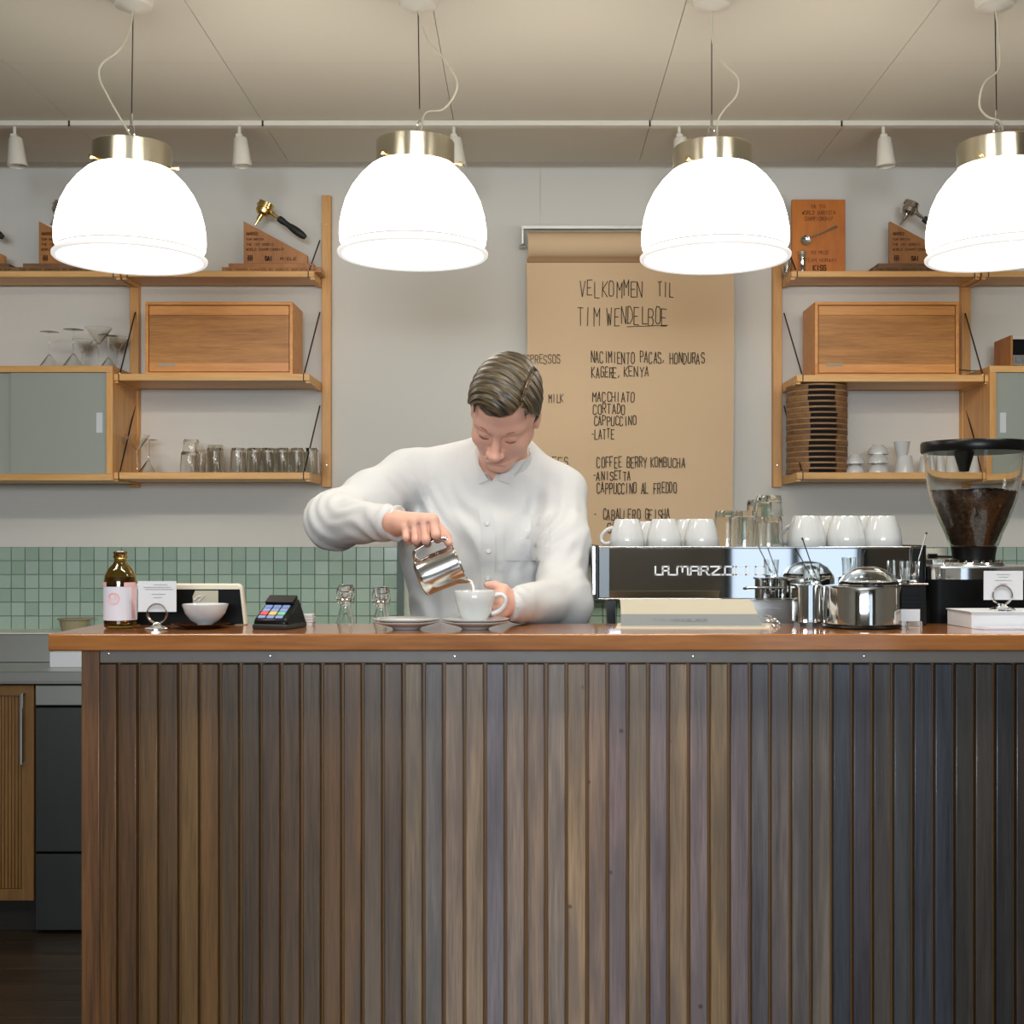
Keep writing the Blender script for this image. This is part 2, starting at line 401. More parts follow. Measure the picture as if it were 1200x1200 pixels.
part('tile_field', hid, M_tile, wb, kind='stuff', smooth=False)
# dark edge strip where the left tile field ends and plain splash panel beyond it
struct('trim_1', MB().box(tx0, tx0+.024, YW-.014, YW+.001, .95, Z(634, YW)), plain('dark_edge_strip', srgb(78, 96, 88), .4))
#struct('trim_2', MB().box(-3.3, 3.3, 4.86, YW-.0005, Z(203, 4.86)+.02, CEIL-.0005), M_ceil, smooth=False)
struct('wall_left', MB().box(-3.42, -3.3, -4.2, 5.2, 0, CEIL+.2), M_roomwall, smooth=False)
struct('wall_right', MB().box(3.3, 3.42, -4.2, 5.2, 0, CEIL+.2), M_roomwall, smooth=False)
wf = MB()
ww = [(-1.65, 1.15, 1.45, 2.55), (1.45, 2.5, .35, 2.55)]
xs = [-3.3, -1.65, 1.15, 1.45, 2.5, 3.3]
for i, (a, b_) in enumerate(zip(xs, xs[1:])):
    if i in (1, 3):
        q = ww[i//2]; wf.box(a, b_, -4.08, -4.0, 0, q[2]); wf.box(a, b_, -4.08, -4.0, q[3], CEIL)
    else: wf.box(a, b_, -4.08, -4.0, 0, CEIL)
struct('wall_front', wf, M_roomwall, smooth=False)
for i, q in enumerate(ww):
    fm = MB(); t = .05
    fm.box(q[0], q[0]+t, -4.07, -3.98, q[2], q[3]); fm.box(q[1]-t, q[1], -4.07, -3.98, q[2], q[3])
    fm.box(q[0]+t, q[1]-t, -4.07, -3.98, q[2], q[2]+t); fm.box(q[0]+t, q[1]-t, -4.07, -3.98, q[3]-t, q[3])
    m_ = (q[0]+q[1])/2; fm.box(m_-.025, m_+.025, -4.06, -3.99, q[2]+t, q[3]-t)
    struct('window_%d' % (i+1), fm, M_black)

# ================================================================== BAR COUNTER
ZT = Z(743, 2.3); YF = 2.30; YP = 2.335
th_ = 20*2.3/F
XL, XR = X(56, 2.3), 1.75
bar = thing('bar_counter', (.4, 2.45, 0), 'long wooden bar counter with vertical slatted front and varnished orange-brown top', 'bar')
mb = MB(); mb.hexa([(XL, YF, ZT-th_), (XR, YF, ZT-th_), (XR, 2.575, ZT-th_), (XL+.004, 2.575, ZT-th_), (XL, YF, ZT), (XR, YF, ZT), (XR, 2.575, ZT), (XL+.004, 2.575, ZT)])
part('countertop', mb, M_top, bar, bevel=.003)
pxl = X(96, YP)
zr1, zr0 = ZT-th_, Z(778, YP)
part('apron_rail', MB().box(X(118, YP), XR-.06, YP-.006, YP+.02, zr0+.002, zr1), M_rail, bar, label='dark stained rail under the bar top', bevel=.002)
part('backing_board', MB().box(pxl+.03, XR-.05, YP+.0145, YP+.03, .03, zr1), M_back, bar, label='dark brown board seen in the grooves')
WC = {}
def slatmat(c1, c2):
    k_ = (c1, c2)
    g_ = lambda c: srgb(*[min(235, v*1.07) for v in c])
    if k_ not in WC: WC[k_] = wood('bar_slat_tone', srgb(*[min(235, v*1.20) for v in c1]), srgb(*[v*.84 for v in c2]), (30, 30, 1.3), .36, coat=.35, bump=.5, rnd=.12, fine=1.5, patch=(srgb(*[(v*2+q)/3 for v, q in zip(c2, (96, 88, 92))]), 1) if sum(c1) > 232 else None)
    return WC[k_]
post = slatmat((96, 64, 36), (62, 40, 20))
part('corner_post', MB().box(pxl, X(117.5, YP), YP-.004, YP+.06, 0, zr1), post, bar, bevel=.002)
pit = 23.9*YP/F; g0 = X(114.1, YP)
sheen_tones = [((110,74,38),(76,48,22)), ((104,70,38),(70,46,24)), ((112,80,44),(74,50,26)), ((98,70,40),(66,46,26)), ((124,92,50),(88,62,32)),  # wood tones with the window sheen painted into the middle slats
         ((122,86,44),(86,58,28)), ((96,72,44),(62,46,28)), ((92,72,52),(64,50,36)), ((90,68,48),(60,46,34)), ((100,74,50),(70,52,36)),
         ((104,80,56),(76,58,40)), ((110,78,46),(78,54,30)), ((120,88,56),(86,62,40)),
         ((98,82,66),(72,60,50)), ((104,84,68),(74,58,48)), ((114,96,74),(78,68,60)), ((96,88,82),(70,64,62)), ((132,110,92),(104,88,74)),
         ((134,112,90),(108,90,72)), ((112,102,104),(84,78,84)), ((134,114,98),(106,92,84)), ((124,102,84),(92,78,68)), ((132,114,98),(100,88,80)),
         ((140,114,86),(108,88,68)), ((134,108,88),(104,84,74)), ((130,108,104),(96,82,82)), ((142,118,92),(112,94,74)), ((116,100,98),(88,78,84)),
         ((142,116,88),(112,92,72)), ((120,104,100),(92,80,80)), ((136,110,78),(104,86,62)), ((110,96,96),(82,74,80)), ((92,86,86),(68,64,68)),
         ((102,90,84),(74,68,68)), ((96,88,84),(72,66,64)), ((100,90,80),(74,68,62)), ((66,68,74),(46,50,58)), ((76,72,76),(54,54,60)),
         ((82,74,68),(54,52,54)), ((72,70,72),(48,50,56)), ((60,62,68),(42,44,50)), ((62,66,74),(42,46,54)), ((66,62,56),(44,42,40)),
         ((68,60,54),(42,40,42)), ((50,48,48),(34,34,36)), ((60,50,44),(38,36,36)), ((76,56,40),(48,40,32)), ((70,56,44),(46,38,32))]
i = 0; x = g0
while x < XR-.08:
    a, b_ = x+.0028, x+pit-.0028; c1, c2 = sheen_tones[min(i, len(sheen_tones)-1)]; kk = .80 if i < 12 else .9 if i < 15 else .86 if i > 35 else 1; c1 = tuple(int(v*kk) for v in c1); c2 = tuple(int(v*kk) for v in c2)  # outer slats darkened in the colour for their weaker sheen
    if i >= len(sheen_tones): c1, c2 = sheen_tones[-2+i % 2]
    yy = YP-.0005+rng.uniform(-.0008, .0008)
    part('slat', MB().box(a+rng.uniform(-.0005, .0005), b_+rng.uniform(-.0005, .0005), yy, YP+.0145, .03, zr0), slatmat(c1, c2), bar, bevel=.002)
    x += pit; i += 1
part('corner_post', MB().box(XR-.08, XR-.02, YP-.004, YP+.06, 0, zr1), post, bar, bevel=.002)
part('kick_board', MB().box(pxl+.03, XR-.05, YP+.012, YP+.03, 0, .03), M_dark, bar)
part('back_board', MB().box(pxl+.01, XR-.03, 2.545, 2.565, 0, zr1), M_back, bar)
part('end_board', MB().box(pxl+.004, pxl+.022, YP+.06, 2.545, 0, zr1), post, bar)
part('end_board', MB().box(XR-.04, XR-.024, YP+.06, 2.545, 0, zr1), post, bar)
sc_ = MB()
for sx in (128, 317, 533, 812, 1012):
    cx, cz = X(sx, YP), Z(766 if sx < 200 else 769, YP)
    sc_.lathe([(0, .0012), (.002, .0008), (.0022, 0)], seg=10, M=Matrix.Translation((cx, YP-.006, cz)) @ Matrix.Rotation(PI/2, 4, 'X'))
part('screw', sc_, M_chrome, bar, label='small bright screw heads in the rail', kind='stuff')

# low service bench behind the bar, carries the machine and the grinder
bench = thing('service_bench', (.9, 2.9, 0), 'low steel service bench behind the bar, under the espresso machine', 'bench')
part('worktop', MB().box(.17, 1.9, 2.58, 3.34, .86, .90), M_steel, bench, bevel=.003)
for x_ in (.2, 1.84):
    for y_ in (2.6, 3.29): part('leg', MB().box(x_, x_+.04, y_, y_+.04, 0, .86), M_steel, bench)
part('shelf', MB().box(.2, 1.88, 2.62, 3.31, .3, .32), M_steel, bench)
rail_ = thing('glass_shelf', (-.45, 2.62, 0), 'narrow steel ledge behind the bar, under the clear bottles', 'shelf')
part('ledge', MB().box(-.78, -.12, 2.568, 2.70, .955, .975), M_steel, rail_)
for x_ in (-.77, -.16): part('leg', MB().box(x_, x_+.03, 2.63, 2.66, 0, .955), M_steel, rail_)

# ================================================================== BACK COUNTER (stainless)
YB = 4.5
kt = thing('steel_worktop', (0, 4.72, 0), 'brushed steel worktop with upstand along the tiled back wall', 'worktop')
zw = .925
part('work_surface', MB().box(-2.6, 2.4, YB-.02, YW, zw-.045, zw), M_sheet, kt, bevel=.003)
part('upstand', MB().box(-2.6, 2.4, 4.80, YW, zw, TZ0-.002), M_sheet, kt, bevel=.003)
mb = MB(); mb.box(-2.6, 2.4, 4.80, YW-.0005, TZ0-.002, TZ0+.003); part('ledge', mb, plain('pale_ledge', srgb(214, 216, 206), .4), kt)
part('front_lip', MB().box(-2.6, 2.4, YB-.03, YB-.02, Z(799, YB-.03), zw-.001), M_sheet, kt, bevel=.001)
# wooden tambour cabinet
x1 = X(40, YB)
cab = thing('wooden_base_cabinet', ((-2.6+x1)/2, 4.7, .12), 'oak base cabinet with ribbed door and long steel handle at the left edge', 'cabinet')
zt_, zb_ = Z(803, YB), Z(1055, YB)
part('carcass', MB().box(-2.45, x1, YB+.02, YW-.01, zb_, zt_), M_oakdark, cab, bevel=.002)
fr = MB(); dy0, dy1 = YB-.005, YB+.02
fr.box(X(26, YB), x1, dy0, dy1, zb_, zt_); fr.box(-2.45, X(26, YB), dy0, dy1, Z(815, YB), zt_); fr.box(-2.45, X(26, YB), dy0, dy1, zb_, Z(1042, YB)); fr.box(-2.45, -2.41, dy0, dy1, Z(1042, YB), Z(815, YB))
dr = part('door', fr, M_oakdark, cab, bevel=.001)
x = -2.41; sl = 0
while x < X(26, YB)-.006:
    part('rib', MB().box(x+.0006, x+.0114, YB+.003, YB+.019, Z(1042, YB), Z(815, YB)), M_oakdark, dr, bevel=.002); x += .012
hm = MB(); hx = X(30, YB); hm.tube([(hx, YB-.005, Z(811, YB)), (hx, YB-.04, Z(811, YB)), (hx, YB-.04, Z(893, YB)), (hx, YB-.005, Z(893, YB))], .006)
part('handle', hm, M_chrome, dr, label='long vertical steel bar handle')
# steel drawer unit
fx0, fx1 = X(41, YB), X(41, YB)+.62
for n_, (a, b_) in enumerate([(fx0, fx1)]+[(fx1+.004+.6*k, fx1+.6*(k+1)) for k in range(5)]):
    f_ = thing('steel_fridge', ((a+b_)/2, 4.7, 0), ['dark steel undercounter fridge beside the oak cabinet', 'second steel undercounter unit from the oak cabinet', 'third steel undercounter unit from the oak cabinet', 'fourth steel undercounter unit from the oak cabinet', 'fifth steel undercounter unit from the oak cabinet', 'sixth steel undercounter unit from the oak cabinet'][n_], 'fridge', 'steel units under the back worktop')
    part('body', MB().box(a, b_, YB+.025, YW-.01, .04, zw-.047), M_blackm, f_)
    part('drawer', MB().box(a+.002, b_-.002, YB-.002, YB+.024, Z(826.5, YB), Z(803, YB)), M_sheet, f_, bevel=.002)
    part('door', MB().box(a+.002, b_-.002, YB-.002, YB+.024, Z(998, YB), Z(829, YB)), M_steeldoor, f_, bevel=.002)
    part('door', MB().box(a+.002, b_-.002, YB-.002, YB+.024, Z(1090, YB), Z(1000.5, YB)), M_steeldoor, f_, bevel=.002)
    part('kick_plate', MB().box(a+.002, b_-.002, YB+.06, YB+.07, 0, .04), M_blackm, f_)
pk = solo('cabinet_plinth', MB().box(-2.45, x1-.003, YB+.05, YW-.01, 0, zb_-.001), M_dark, 'dark recessed plinth under the oak base cabinet', 'plinth')
# pale box on worktop and ribbed pot on ledge
a = solo('paper_box', MB().box(X(58, 4.62), X(105, 4.62), 4.62, 4.78, zw, zw+.055), M_paper, 'pale grey box on the steel worktop behind the bar end', 'box', bevel=.002)
zz = TZ0+.003
pot = thing('ribbed_pot', (X(87, 4.9), 4.9, zz), 'small ribbed khaki basket with flared rim on the ledge below the tiles', 'basket')
px_ = X(87, 4.9)
M_khaki = plain('khaki_wicker', srgb(150, 142, 112), .7, bump=.4, bscale=200)
mb = MB(); prof = [(.045, 0), (.052, .02), (.055, .042), (.050, .042), (.044, .008), (0, .006)]
n0 = len(mb.v); mb.lathe([(0, 0)]+prof, (px_, 4.9, zz), 48, sy=.8)
for i in range(n0, len(mb.v)):
    v = mb.v[i]; an = math.atan2(v[1]-4.9, v[0]-px_); r = .0012*math.cos(an*24)
    mb.v[i] = (v[0]+r*math.cos(an), v[1]+r*math.sin(an), v[2])
part('body', mb, M_khaki, pot)
part('rim', MB().lathe([(.052, .040), (.063, .043), (.064, .047), (.058, .049), (.050, .046)], (px_, 4.9, zz), 40, sy=.8, closed=True), M_khaki, pot)
part('tab', MB().box(px_+.05, px_+.074, 4.885, 4.915, zz+.046, zz+.051), M_khaki, pot)

# ================================================================== WALL SHELVING
def upright(px, name_label, ztop):
    x = X(px, 4.97)
    o = thing('shelf_upright', (x, 4.985, Z(570, 4.97)), name_label, 'upright', 'oak uprights of the wall shelving')
    part('post', MB().box(x-.0175, x+.0175, 4.965, YW-.0005, Z(571, 4.97), ztop), M_oakv, o, bevel=.002)
    for zz in (ztop-.11, Z(545, 4.97)):
        part('screw', MB().lathe([(0, .0015), (.003, .001), (.0035, 0)], seg=10, M=Matrix.Translation((x, 4.965, zz)) @ Matrix.Rotation(PI/2, 4, 'X')), M_chrome, o)
zu = Z(229, 4.97)
upright(157.5, 'oak upright between the glass-door cabinet and the left brown box', zu)
upright(382.5, 'oak upright at the end of the left shelves, nearest the barista', zu)
upright(-70, 'oak upright outside the left end of the left shelves', zu)
upright(911, 'oak upright beside the kraft paper menu', zu)
upright(1132, 'oak upright behind the right box and the right glass-door cabinet', zu)
upright(1358, 'oak upright outside the right end of the right shelves', zu)

def shelf(xa, xb, yf, zt, zb, label, rods=True, rise=.27, grp='oak wall shelves'):
    """board from xa to xb, front at yf; steel rods run from the uprights to its front corners"""
    o = thing('wall_shelf', ((xa+xb)/2, (yf+YW)/2, zb), label, 'shelf', grp)
    part('board', MB().box(xa, xb, yf, 4.964, zb, zt), M_oak, o, bevel=.002)
    for s, x in ((-1, xa), (1, xb)):
        xx = x-s*.012 if rods else x
        xi = x-s*.006
        part('end_cleat', MB().box(min(x, x-s*.016), max(x, x-s*.016), yf+.01, 4.964, zb-.008, zb), M_oak, o)
        if rods:
            r_ = part('support_rod', MB().tube([(x-s*.022, yf+.012, zt+.0005), (x-s*.004, 4.955, zt+rise)], .0028), M_iron, o, label='thin dark steel rod')
            part('rod_tip', MB().lathe([(0, .006), (.004, .004), (.004, 0)], (x-s*.022, yf+.012, zt), 8), M_chrome, o)
        hk = MB(); hk.tube([(x-s*.022, yf-.002, zt), (x-s*.022, yf-.002, zb-.002)], .0018, 6)
        part('wire_hook', hk, M_iron, o)
    return o
zTt, zTb = Z(317.5, 4.8), Z(324.5, 4.8)
zMt, zMb = Z(438, 4.7), Z(446, 4.7)
zLt, zLb = Z(553.5, 4.7), Z(561.5, 4.7)
xu1, xu2 = X(157.5, 4.97), X(382.5, 4.97); xv1, xv2 = X(911, 4.97), X(1132, 4.97)
xl0 = X(-70, 4.97); xv3 = X(1358, 4.97)
shelf(xl0+.02, xu1-.004, 4.8, zTt, zTb, 'upper oak shelf at far left, above the glass-door cabinet', rise=.15)
shelf(xu1+.004, xu2-.019, 4.8, zTt, zTb, 'upper oak shelf with the gold portafilter trophy', rise=.15)
shelf(xu1+.004, xu2-.019, 4.7, zMt, zMb, 'middle oak shelf under the left brown box')
shelf(xu1+.004, xu2-.019, 4.7, zLt, zLb, 'lower left oak shelf with upturned drinking glasses')
shelf(xv1+.019, xv2-.004, 4.8, zTt, zTb, 'upper right oak shelf with the flat orange plaque', rise=.15)
shelf(xv2+.004, xv3-.02, 4.8, zTt, zTb, 'upper oak shelf at far right, above the radio', rise=.15)
shelf(xv1+.019, xv2-.004, 4.7, zMt-.004, zMb-.004, 'middle right oak shelf under the right brown box')
shelf(xv1+.019, xv2-.004, 4.7, zLt, zLb, 'lower right oak shelf with round boards and white cups')

def glass_cab(xa, xb, label, dirn):
    zt, zb = Z(428.5, 4.68), Z(563, 4.68); t = .024; yf = 4.68
    o = thing('glass_door_cabinet', ((xa+xb)/2, 4.83, zb), label, 'cabinet', 'wall cabinets with frosted sliding doors')
    part('top_panel', MB().box(xa, xb, yf, 4.963, zt-t, zt), M_oak, o, bevel=.0015)
    part('bottom_panel', MB().box(xa, xb, yf, 4.963, zb, zb+t), M_oak, o, bevel=.0015)
    part('side_panel', MB().box(xa, xa+t, yf, 4.963, zb+t, zt-t), M_oakv, o, bevel=.0015)
    part('side_panel', MB().box(xb-t, xb, yf, 4.963, zb+t, zt-t), M_oakv, o, bevel=.0015)
    part('rear_panel', MB().box(xa+t, xb-t, 4.95, 4.962, zb+t, zt-t), M_white, o)
    part('inner_shelf', MB().box(xa+t, xb-t, 4.74, 4.95, (zb+zt)/2-.006, (zb+zt)/2+.006), M_oak, o)
    inn = (xb-xa-2*t)
    if dirn > 0: d = [(xb-t-.352, xb-t-.0005, .008), (xa+t+.0005, xb-t-.332, .018)]
    else: d = [(xa+t+.0005, xa+t+.352, .008), (xa+t+.332, xb-t-.0005, .018)]
    for k, (p, q, off) in enumerate(d):
        dd = part('sliding_door', MB().box(p, q, yf+off, yf+off+.006, zb+t+.001, zt-t-.001), M_frost, o, label='frosted glass sliding pane')
        hx = (q-.026 if dirn > 0 else p+.026) if k == 0 else (p+.026 if dirn > 0 else q-.026)
        part('finger_pull', MB().box(hx-.011, hx+.011, yf+off-.003, yf+off, Z(507, 4.68), Z(483.5, 4.68)), M_paper, dd, label='small white finger pull')
    return o
c1_ = X(132, 4.68)
glass_cab(c1_-.78, c1_, 'oak cabinet with frosted glass doors under the stemmed glasses, left wall', 1)
c2_ = X(1160, 4.68)
glass_cab(c2_, c2_+.78, 'oak cabinet with frosted glass doors under the radio, right wall', -1)

M_badge = plain('dull_badge', srgb(176, 158, 128), .5)
# brown boxes
def bread_box(xa, xb, label, pxy):
    zb = zMt if xa < 0 else zMt-.004; zt = Z(353.5, 4.72); yf, yr = 4.722, 4.93; t = .012
    o = thing('wooden_box', ((xa+xb)/2, 4.83, zb), label, 'box', 'brown drop-front boxes on the shelves')
    b_ = MB(); b_.box(xa, xb, yf, yr, zt-t, zt); b_.box(xa, xb, yf, yr, zb, zb+t*.7); b_.box(xa, xa+t, yf, yr, zb+t*.7, zt-t); b_.box(xb-t, xb, yf, yr, zb+t*.7, zt-t); b_.box(xa+t, xb-t, yr-.01, yr, zb+t*.7, zt-t)
    part('carcass', b_, M_walnut, o, bevel=.0012)
    ia, ib = xa+t+.0025, xb-t-.0025; z0, z1 = zb+t*.7+.0025, zt-t-.0025
    s = .034
    f_ = part('top_strip', MB().box(ia, ib, yf+.002, yf+.014, z1-s, z1), M_walnut, o, bevel=.0006)
    part('front_panel', MB().box(ia, ib, yf+.0035, yf+.014, z0+s*.95+.0005, z1-s-.0005), M_boxpanel, o, label='darker coarse-grained middle panel')
    bs = part('bottom_strip', MB().box(ia, ib, yf+.002, yf+.014, z0, z0+s*.95), M_walnut, o, bevel=.0006)
    mb = MB(); x0 = X(pxy[0], yf); w_ = X(pxy[1], yf)-x0; zc = Z(427.5, yf); mb.box(x0, x0+w_, yf+.0008, yf+.0022, zc-.006, zc+.006)
    part('name_badge', mb, M_badge, bs, label='tiny silver name badge')
bread_box(X(170, 4.722), X(343, 4.722), 'brown drop-front box on the left middle shelf', (185, 205))
bread_box(X(955, 4.722), X(1124, 4.722), 'brown drop-front box on the right middle shelf', (968, 988))

# radio on right cabinet
zr = Z(428.5, 4.68); ra = X(1187, 4.70); 
rad = thing('table_radio', (ra+.14, 4.8, zr), 'small radio with wooden sides and black display on the right cabinet', 'radio')
rt = Z(393.5, 4.70)
part('case', MB().box(ra+.0005, ra+.28, 4.706, 4.86, zr+.006, rt), M_white, rad, bevel=.003)
part('side_cheek', MB().box(ra-.009, ra, 4.70, 4.865, zr+.004, rt+.002), M_plaque, rad, bevel=.001)
part('side_cheek', MB().box(ra+.281, ra+.29, 4.70, 4.865, zr+.004, rt+.002), M_plaque, rad, bevel=.001)
part('display', MB().box(ra+.001, ra+.2, 4.702, 4.706, zr+.042, rt-.012), M_black, rad, label='black display window')
part('front_plate', MB().box(ra+.001, ra+.28, 4.702, 4.706, zr+.008, zr+.041), M_steel, rad)
part('knob', MB().lathe([(0, .012), (.02, .012), (.021, 0)], seg=20, M=Matrix.Translation((ra+.24, 4.706, zr+.07)) @ Matrix.Rotation(PI/2, 4, 'X')), M_steel, rad)
part('foot', MB().box(ra+.01, ra+.27, 4.72, 4.84, zr, zr+.006), M_black, rad)
part('button', strokes(MB(), 'LI', ra+.012, zr+.016, .03, .02, 4.702, .0035), M_inkd, rad)
part('cable', MB().tube(smooth_curve([(ra, 4.88, zr+.02), (ra-.05, 4.93, zr+.014), (ra-.12, 4.955, zr+.022), (ra-.2, 4.96, zr+.03)]), .0018, 6), M_iron, rad)
# ================================================================== PENDANTS, SPOTS
YL = 3.40
def pendant(sx, sy, capx, wirex, canx, cord, label, tilt=0, rise=0):
    """big opal glass dome on a steel wire; cord = px points of the loose flex"""
    cx, cz = X(sx, YL), Z(sy, YL)          # centre of the rim
    o = thing('pendant_lamp', (cx, YL, cz), label, 'lamp', 'big white glass pendants over the bar')
    T = Matrix.Translation((cx, YL, cz)) @ Matrix.Rotation(tilt, 4, 'Y')
    R = .195
    prof = [(R, -.004), (R+.004, .000), (R+.0045, .006), (R-.002, .012), (R-.006, .018)]
    part('rim_lip', MB().lathe([(R-.008, -.002)]+prof+[(R-.012, .012)], seg=64, M=T, closed=True), M_lip, o, label='rolled glass lip')
    part('lip_groove', MB().lathe([(R-.0065, .018), (R-.0085, .0205), (R-.007, .023)], seg=64, M=T), M_groove, o)
    dome = [(R-.007, .023), (R-.002, .032), (R+.000, .05), (R-.001, .075), (R-.006, .105), (R-.016, .140), (R-.033, .175), (R-.055, .205), (R-.080, .230), (R-.100, .243), (R-.118, .248)]
    part('glass_dome', MB().lathe(dome, seg=64, M=T), M_shade, o, label='glowing white dome', angle=180)
    part('diffuser', MB().lathe([(0, .014), (R*.5, .012), (R*.9, .006), (R-.008, .000)], seg=48, M=T), M_shade, o, label='glowing lower opening', angle=180)
    k = (capx-sx)*YL/F
    T2 = Matrix.Translation((cx+k, YL, cz+rise)) @ Matrix.Rotation(tilt, 4, 'Y')
    part('metal_cap', MB().lathe([(.100, .236), (.1035, .238), (.1035, .298), (.100, .301), (0, .303)], seg=48, M=T2), M_nickel, o, label='brushed metal collar', angle=30)
    for a in (.05, 2.2, 4.0):
        p0 = T2 @ Vector((.103*math.cos(a), .103*math.sin(a), .246)); p1 = T2 @ Vector((.124*math.cos(a), .124*math.sin(a), .246))
        part('thumb_screw', MB().tube([p0, p0.lerp(p1, .6), p0.lerp(p1, .62), p1], [.003, .003, .0055, .0055], 8), M_brass, o)
    top = T2 @ Vector((0, 0, .302)); wx = X(wirex, YL)
    eye = Vector((wx, YL, top.z+.055))
    part('wire', MB().tube([eye, (X(canx, YL), YL, CEIL-.03)], .0016, 6), M_iron, o)
    part('turnbuckle', MB().tube([eye-Vector((0,0,.004)), eye+Vector((0, 0, .03))], .004, 8), M_chrome, o)
    lk = MB(); n = 14
    lk.tube([(wx+.008*math.cos(t*2*PI/n), YL, eye.z-.02+.02*math.sin(t*2*PI/n)) for t in range(n)], .0022, 6, closed=True)
    lk.tube([top+Vector((-.02, 0, -.001)), top+Vector((-.014, 0, .022)), Vector((wx, YL, eye.z-.036)), top+Vector((.014, 0, .022)), top+Vector((.02, 0, -.001))], .0022, 6)
    part('hanging_bail', lk, M_chrome, o)
    part('canopy', MB().lathe([(0, -.034), (.012, -.034), (.024, -.028), (.048, -.022), (.052, -.012), (.052, 0)], (X(canx, YL), YL, CEIL), 28), M_white, o, label='white ceiling rose')
    pts = [(X(canx, YL), YL-.003, CEIL-.03)]+[(X(a, YL), YL-.004-.02*min(i, 2), Z(b_, YL)) for i, (a, b_) in enumerate(cord)]+[top+Vector((.012, -.01, 0))]
    part('flex_cord', MB().tube(smooth_curve(pts, 8), .0028, 6), M_cord, o, label='loose ivory flex')
    # the bulb's own light, shining down and out of the shade
    l = bpy.data.lights.new('pendant_glow', 'POINT'); l.energy = 0.0; l.color = (1, .9, .76); l.shadow_soft_size = .08
    return o
pendant(153, 304, 153.5, 154, 156, [(153, 35), (144, 62), (126, 82), (123, 98), (132, 118), (143, 138)], 'opal pendant lamp over the brown bottle, farthest left', .012)
pendant(484, 299, 486, 492, 490, [(500, 45), (520, 72), (536, 100), (534, 118), (520, 135), (500, 140)], 'opal pendant lamp above and just left of the barista', .006)
pendant(838, 303, 836, 834, 834, [(835, 50), (846, 78), (861, 98), (860, 118), (846, 135), (838, 150)], 'opal pendant lamp hanging before the kraft paper menu', -.008, rise=-.006)
pendant(1175, 300, 1172, 1168, 1166, [(1170, 50), (1166, 85), (1146, 105), (1141, 130), (1150, 143), (1166, 150)], 'opal pendant lamp farthest right, cut by the photo edge', -.03)

# ceiling track and white spots
yt = 4.41
trk = thing('ceiling_track', (0, yt, CEIL-.018), 'long white lighting track across the ceiling', 'track')
part('track_rail', MB().box(-3.2, 3.2, yt-.017, yt+.017, CEIL-.018, CEIL), M_white, trk, bevel=.002)
tk = MB()
for x_ in (X(83, yt), X(309, yt), X(761, yt), X(985, yt)): tk.box(x_-.003, x_+.003, yt-.0185, yt-.017, CEIL-.022, CEIL-.002)
part('track_clip', tk, M_iron, trk, kind='stuff')
def spot(px, label):
    x_ = X(px, yt); z1 = CEIL-.018
    o = thing('track_spotlight', (x_, yt, z1-.13), label, 'spotlight', 'white cone spotlights on the ceiling track')
    part('stem', MB().tube([(x_, yt, z1), (x_, yt, z1-.034)], .006), M_white, o)
    part('bracket', MB().box(x_-.011, x_+.011, yt-.012, yt+.012, z1-.038, z1-.026), M_white, o, bevel=.002)
    T = Matrix.Translation((x_+.004, yt, z1-.038)) @ Matrix.Rotation(-.06, 4, 'Y')
    part('cone_shade', MB().lathe([(0, 0), (.02, 0), (.023, -.004), (.034, -.098), (.0315, -.098), (.021, -.008), (0, -.006)], seg=32, M=T), M_white, o)
for px, lb in ((17, 'white cone spotlight at the far left of the ceiling track'), (280.5, 'white cone spotlight between the two left pendants'), (532, 'white cone spotlight half hidden behind the second pendant'), (796, 'white cone spotlight half hidden behind the third pendant'), (1035, 'white cone spotlight above the flat orange plaque')): spot(px, lb)

# ================================================================== MENU ON KRAFT PAPER
yk = 4.93
mn = thing('paper_roll_menu', (X(737, yk), yk, Z(690, yk)), 'hanging kraft paper menu with handwritten coffee list', 'menu')
xa, xb = X(617, yk), X(858.5, yk); zc = Z(288, yk); rr = .052
part('paper_roll', MB().lathe([(0, 0), (rr, 0), (rr, xb-xa-.012), (0, xb-xa-.012)], seg=40, M=Matrix.Translation((xa+.006, yk+.005, zc)) @ Matrix.Rotation(PI/2, 4, 'Y')), M_kraft, mn, angle=30)
sheet = MB(); ny = 28; zt0, zb0 = Z(305, yk), Z(700, yk); nx = 10
def sheet_y(u, v): return yk-.022-.004*math.sin(u*5+v*3)*v
for k in range(2):
    for j in range(ny+1):
        for i in range(nx+1):
            u, v = i/nx, j/ny
            sheet.v.append((xa+.003*math.sin(v*6)+(xb-xa)*u, yk-.020-.003*math.sin(u*4+v*3)*v+k*.0008, zt0+(zb0-zt0)*v))
N1 = (nx+1)*(ny+1)
for j in range(ny):
    for i in range(nx):
        a = j*(nx+1)+i; sheet.f.append([a, a+1, a+nx+2, a+nx+1]); sheet.f.append([N1+a, N1+a+nx+1, N1+a+nx+2, N1+a+1])
for j in range(ny):
    a = j*(nx+1); sheet.f.append([a, a+nx+1, N1+a+nx+1, N1+a]); a += nx; sheet.f.append([a, N1+a, N1+a+nx+1, a+nx+1])
part('paper_sheet', sheet, M_kraft, mn)
part('roll_shade_strip', MB().box(xa+.002, xb-.002, yk-.030, yk-.012, Z(309, yk), Z(304.5, yk)), plain('kraft_shadow_edge', srgb(160, 120, 76), .6), mn, label='narrow dark strip painted for the shade under the roll')  # shade below the roll, put in as a darker kraft strip
fr = MB(); fr.box(X(611, yk), X(862, yk), yk-.012, yk+.008, Z(269, yk), Z(265, yk)); part('rail', fr, M_steel, mn, label='thin steel holder rail', bevel=.001)
